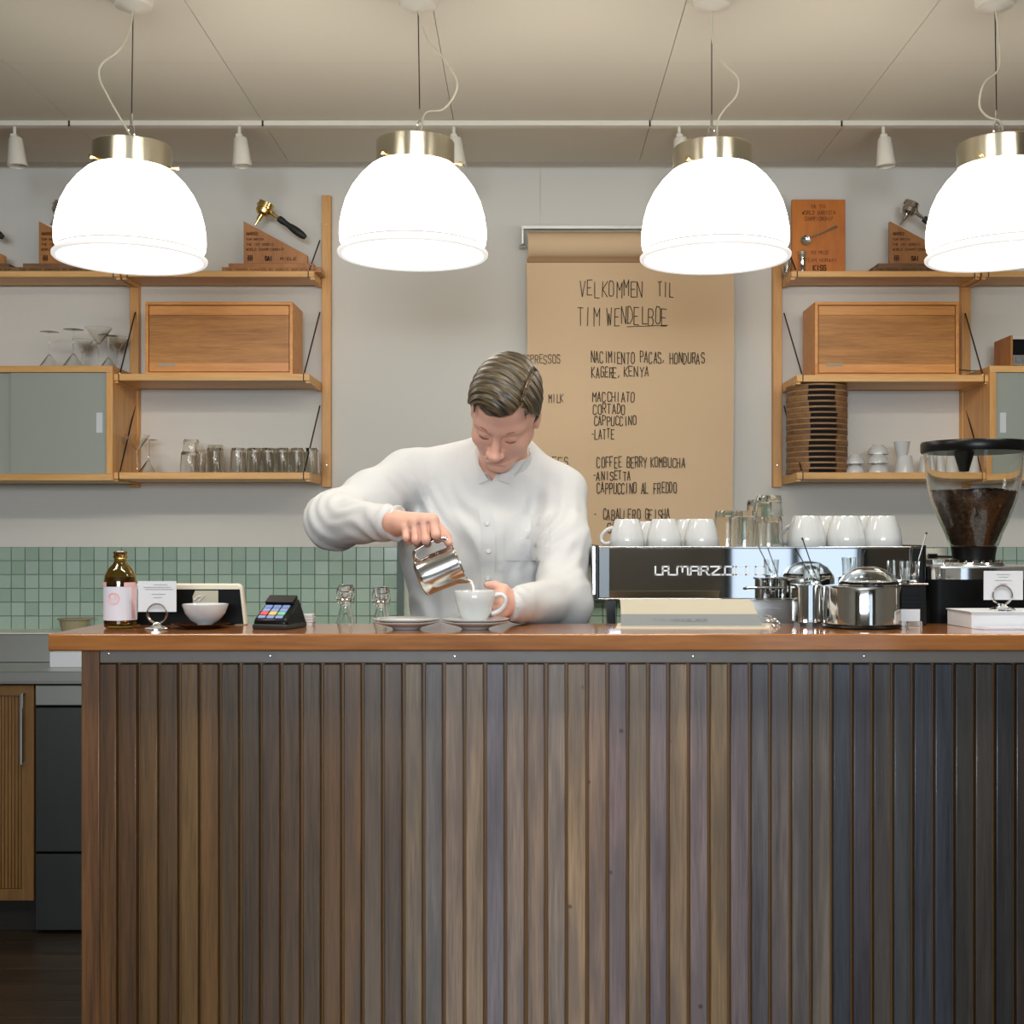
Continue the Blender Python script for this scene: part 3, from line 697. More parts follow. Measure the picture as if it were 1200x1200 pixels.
for s in (612.5, 861):
    part('bracket', MB().box(X(s, yk)-.003, X(s, yk)+.003, yk-.01, YW-.0005, Z(286, yk), Z(269, yk)), M_steel, mn)
    part('axle_pin', MB().tube([(X(s, yk)-.014, yk+.005, zc), (X(s, yk)+.014, yk+.005, zc)], .005), M_steel, mn)
tr = random.Random(3)
ys = yk-.0245
def line(t, a, b_, y0, y1, th=.0028, slope=0):
    mb = MB(); strokes(mb, t, X(a, yk), Z(y1, yk), (b_-a)*yk/F, (y1-y0)*yk/F, ys, th*1.05, .36, tr, gap=1.48)
    part('handwriting', mb, M_ink, mn, label='handwritten line of the menu', smooth=False)
for t in [('VELKOMMEN', 680, 752, 331, 349, .0026), ('TIL', 771, 788, 332, 349, .0026), ('TIM', 676, 702, 361, 382, .0026), ('WENDELBOE', 711, 781, 362, 382, .0026),
          ('ESPRESSOS', 612, 656, 417, 427, .0022), ('NACIMIENTO PACAS,', 692, 779, 413.5, 426.5), ('HONDURAS', 784, 824, 415, 427), ('KAGERE,', 693, 727, 431, 443), ('KENYA', 731, 759, 431, 442.5),
          ('+ MILK', 634, 660, 463, 472.5, .0024), ('MACCHIATO', 694, 743, 461, 472), ('CORTADO', 695, 732, 474.5, 485.5), ('CAPPUCCINO', 696, 745, 488.5, 499), ('-LATTE', 692, 719, 503.5, 514.5),
          ('COFFEES', 622, 665, 536, 546, .0024), ('COFFEE BERRY', 699.5, 757, 536, 548), ('KOMBUCHA', 762, 801, 537, 548), ('-ANISETTA', 694, 738, 553, 563), ('CAPPUCCINO AL FREDDO', 699.5, 792, 566, 578),
          ('- CABALLERO GEISHA', 696, 784, 597, 608.5), ('COLOMBIA', 712, 760, 613, 624)]: line(*t)
mb = MB(); mb.prism([(X(734, yk), Z(384.5, yk)), (X(782, yk), Z(382.5, yk)), (X(782, yk), Z(381.9, yk)), (X(734, yk), Z(383.9, yk))], ys-.0006, ys); part('underline', mb, M_ink, mn)

# ================================================================== TROPHIES ON THE UPPER SHELVES
def engrave(par, rows, y):
    for (t, x0, z0, w_, h_, th) in rows: part('engraving', strokes(MB(), t, x0, z0, w_, h_, y, th), M_engrave, par, smooth=False)
def portafilter(par, bx, bz, y, metal, hmat, ang=-.62, tip=True):
    """basket head standing on its spout at (bx,bz); handle sloping down to the right"""
    T = Matrix.Translation((bx, y, bz)) @ Matrix.Rotation(-ang*.0-.35, 4, 'Y')
    hx, hz = bx+.038, bz+.062
    A = Matrix.Translation((hx, y, hz)) @ Matrix.Rotation(.42, 4, 'Y') @ Matrix.Rotation(0, 4, 'X')
    part('filter_head', MB().lathe([(0, -.022), (.020, -.022), (.029, -.012), (.030, .004), (.034, .006), (.034, .014), (.031, .016), (.031, .028), (.027, .028), (.026, -.006), (0, -.008)], seg=32, M=A), metal, par, label='shiny metal filter head', angle=30)
    s0 = A @ Vector((0, 0, -.02)); s1 = Vector((bx+.004, y, bz+.004))
    part('spout', MB().tube([s0, s0.lerp(s1, .5), s0.lerp(s1, .55), s1], [.011, .009, .006, .005], 12), metal, par)
    n0 = A @ Vector((.03, 0, 0)); d = Vector((math.cos(ang), 0, math.sin(ang)))
    n1 = n0+d*.035
    part('neck', MB().tube([n0-d*.006, n1], [.0085, .006], 12), metal, par)
    L_ = .125; prof = [.012, .0135, .0105, .0105, .0135, .0150, .0150, .0135, .009]
    part('grip', MB().tube([n1+d*(L_*i/(len(prof)-1)) for i in range(len(prof))], prof, 14), hmat, par, label='black moulded grip')
def trophy(bx, label, metal, inner, stepped=True, full=True):
    """right-angled wedge plaque on a stepped base; bx = x of the plaque's tall edge"""
    yb = 4.87; z0 = zTt
    o = thing('portafilter_trophy', (bx+.1, yb, z0), label, 'trophy', 'wedge trophies with portafilters')
    W = .242
    part('base_step', MB().box(bx-.075, bx+.30, yb-.045, yb+.045, z0, z0+.020), inner, o, bevel=.0015)
    part('base_step', MB().box(bx-.052, bx+.27, yb-.035, yb+.035, z0+.020, z0+.036), inner, o, bevel=.0015)
    zt = z0+.036
    wd = part('wedge_plaque', MB().prism([(bx, zt), (bx+W, zt), (bx+W, zt+.035), (bx, zt+.165)], yb-.012, yb+.012), M_plaque, o, bevel=.001)
    rows = [('AWARD', bx+.012, zt+.110, .040, .012, .0018), ('THE 1ST', bx+.012, zt+.088, .055, .008, .0014)]
    def gl(t): return t
    y_ = yb-.012
    rows = [('AWARDED', bx+.010, zt+.112, .044, .011, .0018), ('TEAM BARISTA', bx+.010, zt+.092, .066, .008, .0013), ('THE 1ST NORDIC', bx+.010, zt+.072, .105, .009, .0015), ('WORLD CHAMPIONSHIP', bx+.010, zt+.053, .142, .009, .0015)]
    engrave(wd, rows, y_)
    lg = MB()
    for k in range(3): lg.box(bx+.016+.0065*k, bx+.0205+.0065*k, y_-.0006, y_, zt+.014, zt+.036)
    lg.box(bx+.013, bx+.036, y_-.0007, y_, zt+.022, zt+.025)
    part('logo_mark', lg, M_engrave, wd)
    part('logo_mark', strokes(MB(), 'SAI', bx+.082, zt+.016, .026, .015, y_, .004), M_engrave, wd, smooth=False)
    part('logo_mark', strokes(MB(), 'MIELE', bx+.140, zt+.017, .06, .010, y_, .0022), M_engrave, wd, smooth=False)
    part('base_engraving', strokes(MB(), 'THE TROPHY DONATED BY NORDIC BARISTA CUP', bx-.06, z0+.006, .34, .008, yb-.045, .0012), M_engrave, o, smooth=False)
    portafilter(o, bx+.037, zt+.165-.037*.537+.004, yb, metal, M_blackrubber)
    return o
trophy(X(285.5, 4.858), 'wedge trophy with a gold portafilter near the left shelf end', M_brass, M_plaque)
trophy(X(45.5, 4.858), 'wedge trophy with a steel portafilter behind the leftmost pendant', M_chrome, M_boards)
trophy(X(-70, 4.858), 'wedge trophy cut off at the left edge, dark base showing', M_chrome, M_boards)
trophy(X(1043, 4.858), 'wedge trophy with a steel portafilter beside the rightmost pendant', M_chrome, M_boards)
# flat orange plaque with a spoon, and a small tamper pillar
yb = 4.88; xa, xb = X(927.5, yb), X(990, yb); zp1 = Z(234.5, yb)
pl = thing('spoon_plaque', ((xa+xb)/2, yb, zTt), 'flat orange wooden plaque with a cupping spoon, right upper shelf', 'plaque')
body = part('board', MB().box(xa, xb, yb-.009, yb+.009, zTt, zp1), M_plaqueo, pl, bevel=.0015)
y_ = yb-.009
def rowp(t, a, b_, y0, y1, th): return (t, X(a, y_), Z(y1, y_), (b_-a)*y_/F, (y1-y0)*y_/F, th)
engrave(body, [rowp('THE 5TH', 950, 967, 240, 244, .0013), rowp('WORLD BARISTA', 940, 979, 247, 251.5, .0016), rowp('CHAMPIONSHIP', 943, 976, 254, 258.5, .0015),
               rowp('1ST PRIZE', 950, 971, 294, 298, .0014), rowp('TEAM NORWAY', 944, 980, 303, 307, .0012), rowp('KISS', 953, 968, 311, 317, .004)], y_)
sp = MB(); c = Vector((X(944, y_), y_-.012, Z(282, y_)))
sp.lathe([(0, -.006), (.012, -.004), (.019, 0), (.018, .001), (.011, -.002), (0, -.004)], seg=24, M=Matrix.Translation(c) @ Matrix.Rotation(PI/2, 4, 'X'))
part('spoon_bowl', sp, M_chrome, body, label='round silver spoon bowl')
e = Vector((X(979, y_), y_-.006, Z(266, y_)))
part('spoon_handle', MB().tube([c+Vector((.012, 0, .008)), c.lerp(e, .5), e, e+Vector((.004, 0, .002))], [.0035, .003, .006, .004], 8), M_chrome, body)
tx = X(940.5, 4.85)
tm = thing('metal_tamper', (tx, 4.85, zTt), 'small polished metal tamper standing before the orange plaque', 'tamper')
part('foot', MB().lathe([(0, 0), (.017, 0), (.017, .006), (.009, .010)], (tx, 4.85, zTt), 20), M_chrome, tm)
part('stem', MB().lathe([(.009, .010), (.0105, .012), (.0105, .070)], (tx, 4.85, zTt), 20), M_chrome, tm)
part('head', MB().lathe([(.0105, .070), (.013, .072), (.013, .084), (.009, .088), (0, .089)], (tx, 4.85, zTt), 20), M_chrome, tm)
lg_ = thing('measuring_glass', (X(922, 4.85), 4.85, zTt), 'little clear glass behind the third pendant, on the right upper shelf', 'glass')
part('bowl', MB().lathe([(0, 0), (.016, 0), (.018, .05), (.0165, .05), (.0145, .003), (0, .003)], (X(922, 4.85), 4.85, zTt), 20), M_glass, lg_)

# ================================================================== GLASSES ON THE LEFT SHELVES
zcab = Z(428.5, 4.68)
def martini(loc, label, inv=False, s=1.0, grp='stemmed cocktail glasses'):
    h, r = .145*s, .046*s
    o = thing('cocktail_glass', loc, label, 'glass', grp)
    T = Matrix.Translation(loc)
    if inv: T = T @ Matrix.Translation((0, 0, h)) @ Matrix.Rotation(PI, 4, 'X')
    part('foot', MB().lathe([(0, 0), (r*.78, 0), (r*.78, .0015), (.006, .004), (0, .0045)], seg=28, M=T), M_glass, o)
    part('stem', MB().lathe([(0, .0046), (.0032, .005), (.0026, .03), (.0028, h*.55), (.005, h*.60), (0, h*.605)], seg=12, M=T), M_glass, o)
    part('bowl', MB().lathe([(0, h*.606), (.006, h*.61), (r, h), (r-.0013, h), (.005, h*.625), (0, h*.622)], seg=32, M=T), M_glass, o)
    return o
for px, y_, inv, s, lb in ((58, 4.80, 1, .98, 'upturned cocktail glass, leftmost on the glass-door cabinet'), (86, 4.80, 1, 1.04, 'upturned cocktail glass left of the upright cocktail glass'), (97, 4.88, 0, .86, 'smaller cocktail glass behind the upturned one'),
                         (115.5, 4.78, 0, 1.06, 'upright cocktail glass with wide V bowl on the cabinet'), (127, 4.89, 1, .98, 'upturned cocktail glass behind the upright one'), (138, 4.90, 0, .95, 'rearmost cocktail glass near the oak upright')):
    martini((X(px, y_), y_, zcab), lb, inv, s)
martini((X(161, 4.78), 4.78, zLt), 'cocktail glass standing by the cabinet side on the lower shelf', False, .98)
martini((X(174, 4.84), 4.84, zLt), 'cocktail glass behind the other one on the lower shelf', True, .9)
def tumbler(loc, label, h=.098, r=.0275, inv=True, grp='clear tumblers on the lower left shelf'):
    o = thing('tumbler', loc, label, 'glass', grp); rt = r*1.12
    T = Matrix.Translation(loc)
    if inv: T = T @ Matrix.Translation((0, 0, h)) @ Matrix.Rotation(PI, 4, 'X')
    mb = MB(); mb.lathe([(0, 0), (r*.92, 0), (r, .006), (rt, h), (rt-.0022, h), (r-.0022, .014), (0, .011)], seg=30, M=T)
    ob = part('vessel', mb, M_glass, o, angle=60); return o
t0 = tumbler((X(222, 4.78), 4.78, zLt), 'tumbler at the left end of the row, under the stacked one', .080, .031)
tumbler((X(224, 4.78), 4.78, zLt+.081), 'tumbler stacked on top at the left end of the row', .045, .028)
tumbler((X(236, 4.86), 4.86, zLt), 'tumbler behind the left stack of glasses', .092, .030)
tumbler((X(252, 4.78), 4.78, zLt), 'second front tumbler from the left, under the short glass', .094, .031)
tumbler((X(253, 4.87), 4.87, zLt), 'tumbler in the rear row behind the second stack', .112, .030)
names = ['first', 'second', 'third', 'fourth', 'fifth', 'sixth']
for k, px in enumerate((279, 298, 314, 331, 348, 365)):
    tumbler((X(px, 4.78), 4.78, zLt), '%s straight tumbler in the row toward the right upright' % names[k], .094, .027)
for k, px in enumerate((290, 307, 324, 341, 358)):
    tumbler((X(px, 4.86), 4.86, zLt), 'rear-row tumbler behind the %s straight tumbler' % names[k], .096, .027)

# ================================================================== ROUND BOARDS, CUPS ON RIGHT SHELF
bx = X(957, 4.82); R = .113; n = 16; pz = (Z(449, 4.72)-zLt)/n
def board_mb():
    mb = MB(); h_ = pz-.0008; a0 = .44; seg = 40
    # ring section with a flat finger recess at the front (toward -y)
    outer = []
    for k in range(seg):
        a = 2*PI*k/seg-PI/2; r = R
        outer.append((R*math.cos(a), R*math.sin(a)))
    return outer, h_
outer, h_ = board_mb()
protoB = None
for k in range(n):
    jx_, jy_, rz = rng.uniform(-.0015, .0015), rng.uniform(-.0015, .0015), rng.uniform(-.05, .05)
    loc = (bx+jx_, 4.82+jy_, zLt+k*pz)
    lb = 'round wooden board, %s' % ('at the bottom of the stack' if k == 0 else 'topmost in the stack under the shelf' if k == n-1 else '%s from the bottom of the stack' % ['', 'second', 'third', 'fourth', 'fifth', 'sixth', 'seventh', 'eighth', 'ninth', 'tenth', 'eleventh', 'twelfth', 'thirteenth', 'fourteenth', 'fifteenth'][k])
    if protoB is None:
        protoB = thing('round_board', loc, lb, 'board', 'stacked round wooden boards on the lower right shelf')
        T = Matrix.Translation(loc)
        # lower layer leaves a slot at the front, upper layer is a full disc
        zs = h_*.68
        pts = []
        for q in range(61):
            a = -PI/2+.46+(2*PI-.92)*q/60; pts.append((R*math.cos(a), R*math.sin(a)))
        pts += [(-.050, -.080), (.050, -.080)]
        part('board', MB().prismM(pts, 0, zs, T), M_boards, protoB, smooth=False)
        part('top_ply', MB().lathe([(0, zs+.0001), (R-.0005, zs+.0001), (R, zs+.0008), (R, h_-.0005), (R-.001, h_), (0, h_)], seg=60, M=T), M_boards2, protoB)
        part('finger_slot', MB().box(loc[0]-.050, loc[0]+.050, loc[1]-.0805, loc[1]-.0795, loc[2]+.0005, loc[2]+zs-.0004), M_dark, protoB, label='dark finger slot at the front')
    else: dup(protoB, loc, lb, rz)

CUP = [(0, 0), (.020, 0), (.021, .004), (.022, .006), (.030, .020), (.0362, .040), (.0385, .060), (.0375, .0612), (.0362, .060), (.0335, .040), (.027, .020), (.018, .010), (0, .009)]
def cup(loc, label, s=1.0, inv=False, handle=None, grp=None, name='coffee_cup', cat='cup', prof=CUP, rx=0):
    o = thing(name, loc, label, cat, grp); T = Matrix.Translation(loc) @ Matrix.Rotation(rx, 4, 'Z')
    if inv: T = T @ Matrix.Translation((0, 0, max(q[1] for q in prof)*s)) @ Matrix.Rotation(PI, 4, 'X')
    T = T @ Matrix.Scale(s, 4)
    part('bowl', MB().lathe(prof, seg=44, M=T), M_china, o, angle=50)
    if handle is not None:
        a = -handle if inv else handle; pts = [(.0355, .052), (.050, .054), (.0575, .046), (.055, .034), (.044, .023), (.031, .019)]
        p = [T @ Vector((r*math.cos(a), r*math.sin(a), z)) for r, z in pts]
        part('handle', MB().tube(smooth_curve(p, 6), .0042*s, 10), M_china, o)
    return o
BW = [(0, 0), (.018, 0), (.019, .003), (.030, .012), (.036, .024), (.037, .034), (.0355, .034), (.034, .024), (.027, .014), (0, .010)]
def small(px, y_, z_, s, label, prof=BW, inv=False): return cup((X(px, y_), y_, z_), label, s, inv, None, 'white cups and bowls on the lower right shelf', 'small_bowl', 'bowl', prof)
small(1002, 4.78, zLt, 1.0, 'small white bowl at the bottom of the pair beside the round boards', BW, True)
small(1002, 4.78, zLt+.0345, 1.0, 'small white bowl on top of the pair beside the round boards', BW, True)
small(1029, 4.77, zLt, 1.05, 'bottom white bowl of the stack of three', BW, True)
small(1029, 4.77, zLt+.0362, 1.05, 'middle white bowl of the stack of three', BW, True)
small(1029, 4.80, zLt+.0724, 1.05, 'top white bowl of the stack of three', BW, True)
TC = [(0, 0), (.022, 0), (.024, .004), (.034, .058), (.0325, .0585), (.023, .008), (0, .007)]
small(1060, 4.77, zLt, 1.13, 'upturned tall white cup under a smaller one', TC, True)
small(1057, 4.79, zLt+.0667, .9, 'small white cup resting on the upturned tall cup', TC)
small(1087, 4.79, zLt, 1.1, 'upturned white cup seen through the left edge of the hopper', TC, True)
small(1109, 4.78, zLt, 1.1, 'upturned white cup seen through the middle of the hopper', TC, True)
small(1141, 4.79, zLt, 1.1, 'upturned white cup behind the hopper beside the oak cabinet', TC, True)
# ================================================================== THINGS ON THE BAR TOP
# brown bottle
D0 = 2.45; s_ = D0/F
bx = X(141, D0)
bt = thing('brown_bottle', (bx, D0, ZT), 'stubby brown glass bottle with pale pink label at the bar end', 'bottle')
M_amber = glass('amber_glass', srgb(196, 168, 84)); 
prof = [(0, .002), (.026, 0), (.030, .004), (.0305, .010), (.0305, .088), (.029, .100), (.023, .113), (.0145, .122), (.0118, .127), (.0115, .133), (.0135, .134), (.0135, .138), (.0118, .139), (.0118, .1415), (.0132, .1425), (.0132, .146), (.0105, .147), (.0095, .133), (.012, .122), (.0205, .112), (.0265, .099), (.028, .088), (.028, .010), (.024, .006), (0, .006)]
part('vessel', MB().lathe(prof, (bx, D0, ZT), 48), M_amber, bt, angle=60)
part('liquid', MB().lathe([(0, .0065), (.0235, .0065), (.0274, .0105), (.0274, .088), (.026, .098), (0, .098)], (bx, D0, ZT), 40), glass('dark_drink', srgb(176, 140, 64), .02, 1.34), bt)
def band(r, z0, z1, a0, a1, n=30, t=.0004):
    mb = MB()
    for rr_ in (r, r+t):
        for z in (z0, z1):
            for k in range(n+1):
                a = a0+(a1-a0)*k/n; mb.v.append((bx+rr_*math.cos(a), D0+rr_*math.sin(a), ZT+z))
    m_ = n+1
    for k in range(n):
        mb.f += [[2*m_+k, 2*m_+k+1, 3*m_+k+1, 3*m_+k], [k, m_+k, m_+k+1, k+1], [m_+k, 3*m_+k, 3*m_+k+1, m_+k+1], [k, k+1, 2*m_+k+1, 2*m_+k]]
    mb.f += [[0, 2*m_, 3*m_, m_], [n, m_+n, 3*m_+n, 2*m_+n]]
    return mb
M_pink = plain('pink_label', srgb(226, 178, 176), .7); M_lab = plain('pale_label', srgb(212, 212, 222), .7)
lb_ = part('paper_label', band(.0307, .016, .080, 0, 2*PI, 60), M_lab, bt)
pk_ = band(.0312, .0802, .0885, -2.75, -2.2, 10); 
part('label_corner', pk_, M_pink, bt, label='pink corner of the label'); part('label_corner', band(.0312, .0802, .088, -1.05, -.2, 12), M_pink, bt, label='pink corner of the label')
part('label_edge', band(.0312, .020, .0795, -.55, -.25, 6), M_pink, bt, label='pink edge of the label')
# round hand-drawn emblem on the label
def on_label(u, z, r=.0313): a = -PI/2-.10+u/.0313; return (bx+r*math.cos(a), D0+r*math.sin(a), ZT+z)
em = MB(); n = 28
for rr_, t in ((.0108, .0011), (.0085, .0005)):
    em.tube([on_label(rr_*math.cos(2*PI*k/n), .058+rr_*math.sin(2*PI*k/n)) for k in range(n)], t, 5, closed=True, flat=.3)
for pts in ([(-.006, .004), (-.004, -.005), (-.001, .002), (.002, -.005), (.005, .005)], [(-.007, .0), (.006, -.002)], [(.0, .007), (.004, .003)]):
    em.tube([on_label(u, .058+z) for u, z in pts], .0009, 5, flat=.3)
part('emblem', em, M_pink, bt, label='round pink emblem')

def card_holder(px, D, z0, cpx, y_t, y_b, label, lines):
    x = X(px, D); o = thing('card_holder', (x, D, z0), label, 'card holder', 'ring clip card holders')
    part('base', MB().lathe([(0, .012), (.006, .0115), (.010, .008), (.020, .005), (.0245, .002), (.0245, 0), (0, 0)], (x, D, z0), 36), M_chrome, o)
    rr_ = .0185; n = 40
    part('ring', MB().tube([(x+rr_*math.cos(2*PI*k/n), D-.001, z0+.011+rr_+rr_*math.sin(2*PI*k/n)) for k in range(n)], .0016, 8, closed=True), M_chrome, o)
    part('ring', MB().tube([(x+rr_*math.cos(2*PI*k/n), D+.004, z0+.011+rr_+rr_*math.sin(2*PI*k/n)) for k in range(n)], .0016, 8, closed=True), M_chrome, o)
    ca, cb, zt, zb = X(cpx[0], D), X(cpx[1], D), Z(y_t, D), Z(y_b, D)
    cd = solo('text_card', MB().box(ca, cb, D+.0008, D+.0016, zb, zt), M_paper, label.replace('card holder', 'card in the holder').replace('ring clip card', 'card'), 'card', smooth=False)
    tx = MB()
    for yy, a, b_ in lines: tx.box(X(a, D), X(b_, D), D+.0004, D+.0008, Z(yy+.4, D), Z(yy, D))
    part('print', tx, M_inkd, cd, smooth=False)
    return o, cd
_, cd1 = card_holder(184, 2.42, ZT, (161.5, 206.5), 681, 717, 'x', [(685, 180, 196), (688, 168, 200), (690.5, 170, 203), (696, 178, 194), (700, 180, 190)])
_['label'] = 'chrome ring clip holder beside the brown bottle'; cd1['label'] = 'white text card standing in the ring clip beside the brown bottle'
# black till screen seen from the back
Dt = 2.53
ts = thing('till_screen', (X(225, Dt), Dt, ZT), 'black screen back with cream edge behind the white bowl', 'screen')
za, zb_ = ZT, Z(684, Dt)
def sx(px): return X(px, Dt)
sh = MB(); sh.prism([(sx(150), za), (sx(289), za), (sx(283.5), zb_-.006), (sx(279), zb_), (sx(156), zb_)], Dt, Dt+.018)
part('shell', sh, M_cream, ts, bevel=.003)
part('back_panel', MB().prism([(sx(153), za+.002), (sx(285.5), za+.002), (sx(281), zb_-.011), (sx(156), zb_-.011)], Dt-.0015, Dt), M_blackm, ts)
part('foot', MB().box(sx(165), sx(275), Dt-.004, Dt+.03, ZT, ZT+.004), M_blackm, ts)
st = MB(); st.prism([(sx(227), Z(713, Dt)), (sx(256), Z(713, Dt)), (sx(256), Z(692, Dt)), (sx(229), Z(692, Dt)), (sx(226), Z(699, Dt))], Dt-.0022, Dt-.0016)
sk = solo('pale_sticker', st, plain('khaki_card', srgb(176, 172, 152), .7), 'small khaki card leaning above the white bowl', 'card')
tn = MB(); tn.tube([(sx(228), Dt-.003, Z(703, Dt)), (sx(233), Dt-.003, Z(699, Dt)), (sx(240), Dt-.003, Z(698, Dt)), (sx(233), Dt-.003, Z(704, Dt))], .0012, 6)
part('clip', tn, M_paper, sk)
# saucer + bowl
Db = 2.45
dp = thing('tip_plate', (X(235, Db), Db, ZT), 'flat dark metal plate under the white bowl', 'plate')
part('dish', MB().lathe([(0, .001), (.028, 0), (.030, .002), (.055, .0085), (.0555, .0095), (.030, .0045), (0, .0035)], (X(235, Db), Db, ZT), 48), plain('dark_copper', srgb(104, 62, 40), .25, .8), dp)
bw_ = thing('white_bowl', (X(240.5, Db), Db, ZT+.0046), 'round white porcelain bowl on the dark plate', 'bowl')
part('body', MB().lathe([(0, 0), (.014, 0), (.016, .004), (.028, .011), (.038, .024), (.0435, .040), (.0435, .0415), (.0415, .0415), (.036, .025), (.026, .014), (0, .009)], (X(240.5, Db), Db, ZT+.0046), 48), M_china, bw_)
# card reader
Dc = 2.42; cx = X(319, Dc)
cr_ = thing('card_reader', (cx, Dc+.03, ZT), 'black payment terminal with blue keys and red, yellow, green keys', 'card reader')
w2 = .0355; zT = Z(696, Dc)
R_ = Matrix.Translation((cx, Dc, ZT)) @ Matrix.Rotation(-.28, 4, 'Z')
def hx(vs): return [R_ @ Vector(v) for v in vs]
b_ = MB(); hh = .058
b_.hexa(hx([(-w2, -.01, .004), (w2, -.01, .004), (w2, .080, .004), (-w2, .080, .004), (-w2*.97, -.012, .018), (w2*.97, -.012, .018), (w2*.9, .052, hh), (-w2*.9, .052, hh)]))
part('body', b_, M_black, cr_, bevel=.006)
bo = MB(); bo.hexa(hx([(-w2*1.02, -.013, 0), (w2*1.02, -.013, 0), (w2*1.02, .076, 0), (-w2*1.02, .076, 0), (-w2*1.0, -.014, .010), (w2*1.0, -.014, .010), (w2*.98, .076, .012), (-w2*.98, .076, .012)]))
part('cradle', bo, M_blackrubber, cr_, bevel=.003)
# face frame: local coordinates on the sloping top
e1 = Vector((1, 0, 0)); e2 = Vector((0, .064, .040)).normalized(); e3 = e1.cross(e2)
def fac(u, v, h_): return R_ @ (Vector((0, -.012, .018))+e1*u+e2*v+e3*h_)
def key(u0, u1, v0, v1, m_, nm, lb=None, h_=.0025):
    mb = MB(); mb.hexa([fac(u0, v0, 0), fac(u1, v0, 0), fac(u1, v1, 0), fac(u0, v1, 0), fac(u0, v0, h_), fac(u1, v0, h_), fac(u1, v1, h_), fac(u0, v1, h_)])
    part(nm, mb, m_, cr_, label=lb, bevel=.0006)
key(-.029, .029, .049, .073, M_black, 'screen', 'dark display', .007)
M_kb = plain('blue_grey_key', srgb(120, 140, 190), .4); KC = [plain('red_key', srgb(210, 70, 60), .4), plain('yellow_key', srgb(220, 180, 90), .4), plain('green_key', srgb(110, 180, 140), .4)]
for r in range(2):
    for c in range(3): key(-.026+c*.018, -.011+c*.018, .0255+r*.0112, .0350+r*.0112, M_kb, 'key')
for c, nm in enumerate(('red', 'yellow', 'green')): key(-.026+c*.018, -.011+c*.018, .0145, .0245, KC[c], 'key', nm+' key')
for c in range(3): key(-.026+c*.018, -.011+c*.018, .004, .012, M_kb, 'key')
# napkins
nk = thing('napkin_stack', (X(358, 2.55), 2.55, ZT), 'small stack of folded white napkins behind the card reader', 'napkins')
for k in range(4):
    part('napkin', MB().rbox(X(344, 2.55)+rng.uniform(0, .001), X(368, 2.55)+rng.uniform(-.001, .001), 2.535, 2.568, ZT+k*.0052, ZT+k*.0052+.0046, .004), M_paper, nk)
# clear swing bottles on the ledge behind
def clear_bottle(px, D, ytop, lab):
    z0 = .975; x = X(px, D); h_ = Z(ytop, D)-z0
    o = thing('clear_bottle', (x, D, z0), lab, 'bottle', 'clear bottles behind the bar')
    zs = h_-.020
    part('vessel', MB().lathe([(0, .003), (.040, 0), (.043, .005), (.043, zs-.135), (.039, zs-.108), (.030, zs-.085), (.018, zs-.055), (.012, zs-.03), (.0115, zs-.006), (.0145, zs-.004), (.0145, zs+.002), (.0095, zs+.002), (.0095, zs-.03), (.0155, zs-.055), (.0275, zs-.085), (.0365, zs-.11), (.0405, zs-.137), (.0405, .008), (0, .008)], (x, D, z0), 36), M_glass, o, angle=60)
    part('stopper', MB().lathe([(0, zs-.008), (.009, zs-.008), (.0095, zs+.003), (.0155, zs+.005), (.0165, zs+.012), (.0145, zs+.018), (0, zs+.020)], (x, D, z0), 12), M_glass, o, angle=20)
    wr = MB()
    for s in (-1, 1): wr.tube([(x+s*.0155, D, z0+zs-.020), (x+s*.019, D-.004, z0+zs-.004), (x+s*.0165, D, z0+zs+.010)], .0011, 6)
    wr.tube([(x+.0155*math.cos(2*PI*k/16), D+.0155*math.sin(2*PI*k/16), z0+zs-.012) for k in range(16)], .0011, 6, closed=True)
    part('wire_clip', wr, M_chrome, o)
clear_bottle(405, 2.63, 684, 'clear stoppered bottle nearer the card reader')
clear_bottle(447, 2.63, 686.5, 'clear stoppered bottle behind the empty saucers')
# saucers
SA = [(0, .0025), (.024, 0), (.026, .001), (.028, .004), (.045, .0085), (.0625, .0135), (.064, .0150), (.0625, .0155), (.045, .0108), (.026, .0062), (.022, .0045), (0, .0045)]
def saucer(px, D, k, lab, s=1.0):
    o = thing('saucer', (X(px, D), D, ZT+k*.0055), lab, 'saucer', 'white saucers on the bar top')
    part('dish', MB().lathe([(r*s, z) for r, z in SA], (X(px, D), D, ZT+k*.0055), 56), M_china, o, angle=50); return o
saucer(476.5, 2.42, 0, 'lower saucer of the empty stack left of the cup'); saucer(476.5, 2.42, 1, 'upper saucer of the empty stack left of the cup')
saucer(557, 2.42, 0, 'lower saucer of the stack under the coffee cup'); saucer(557, 2.42, 1, 'saucer directly under the coffee cup')
cz_ = ZT+.0055+.0046
the_cup = cup((X(556.5, 2.43), 2.43, cz_), 'white cappuccino cup being filled, on the saucers', 1.02, False, -.05, None)
part('coffee', MB().lathe([(0, .046), (.0335, .046), (.0330, .0445), (0, .044)], (X(556.5, 2.43), 2.43, cz_), 32), plain('coffee', srgb(140, 90, 52), .2), the_cup)

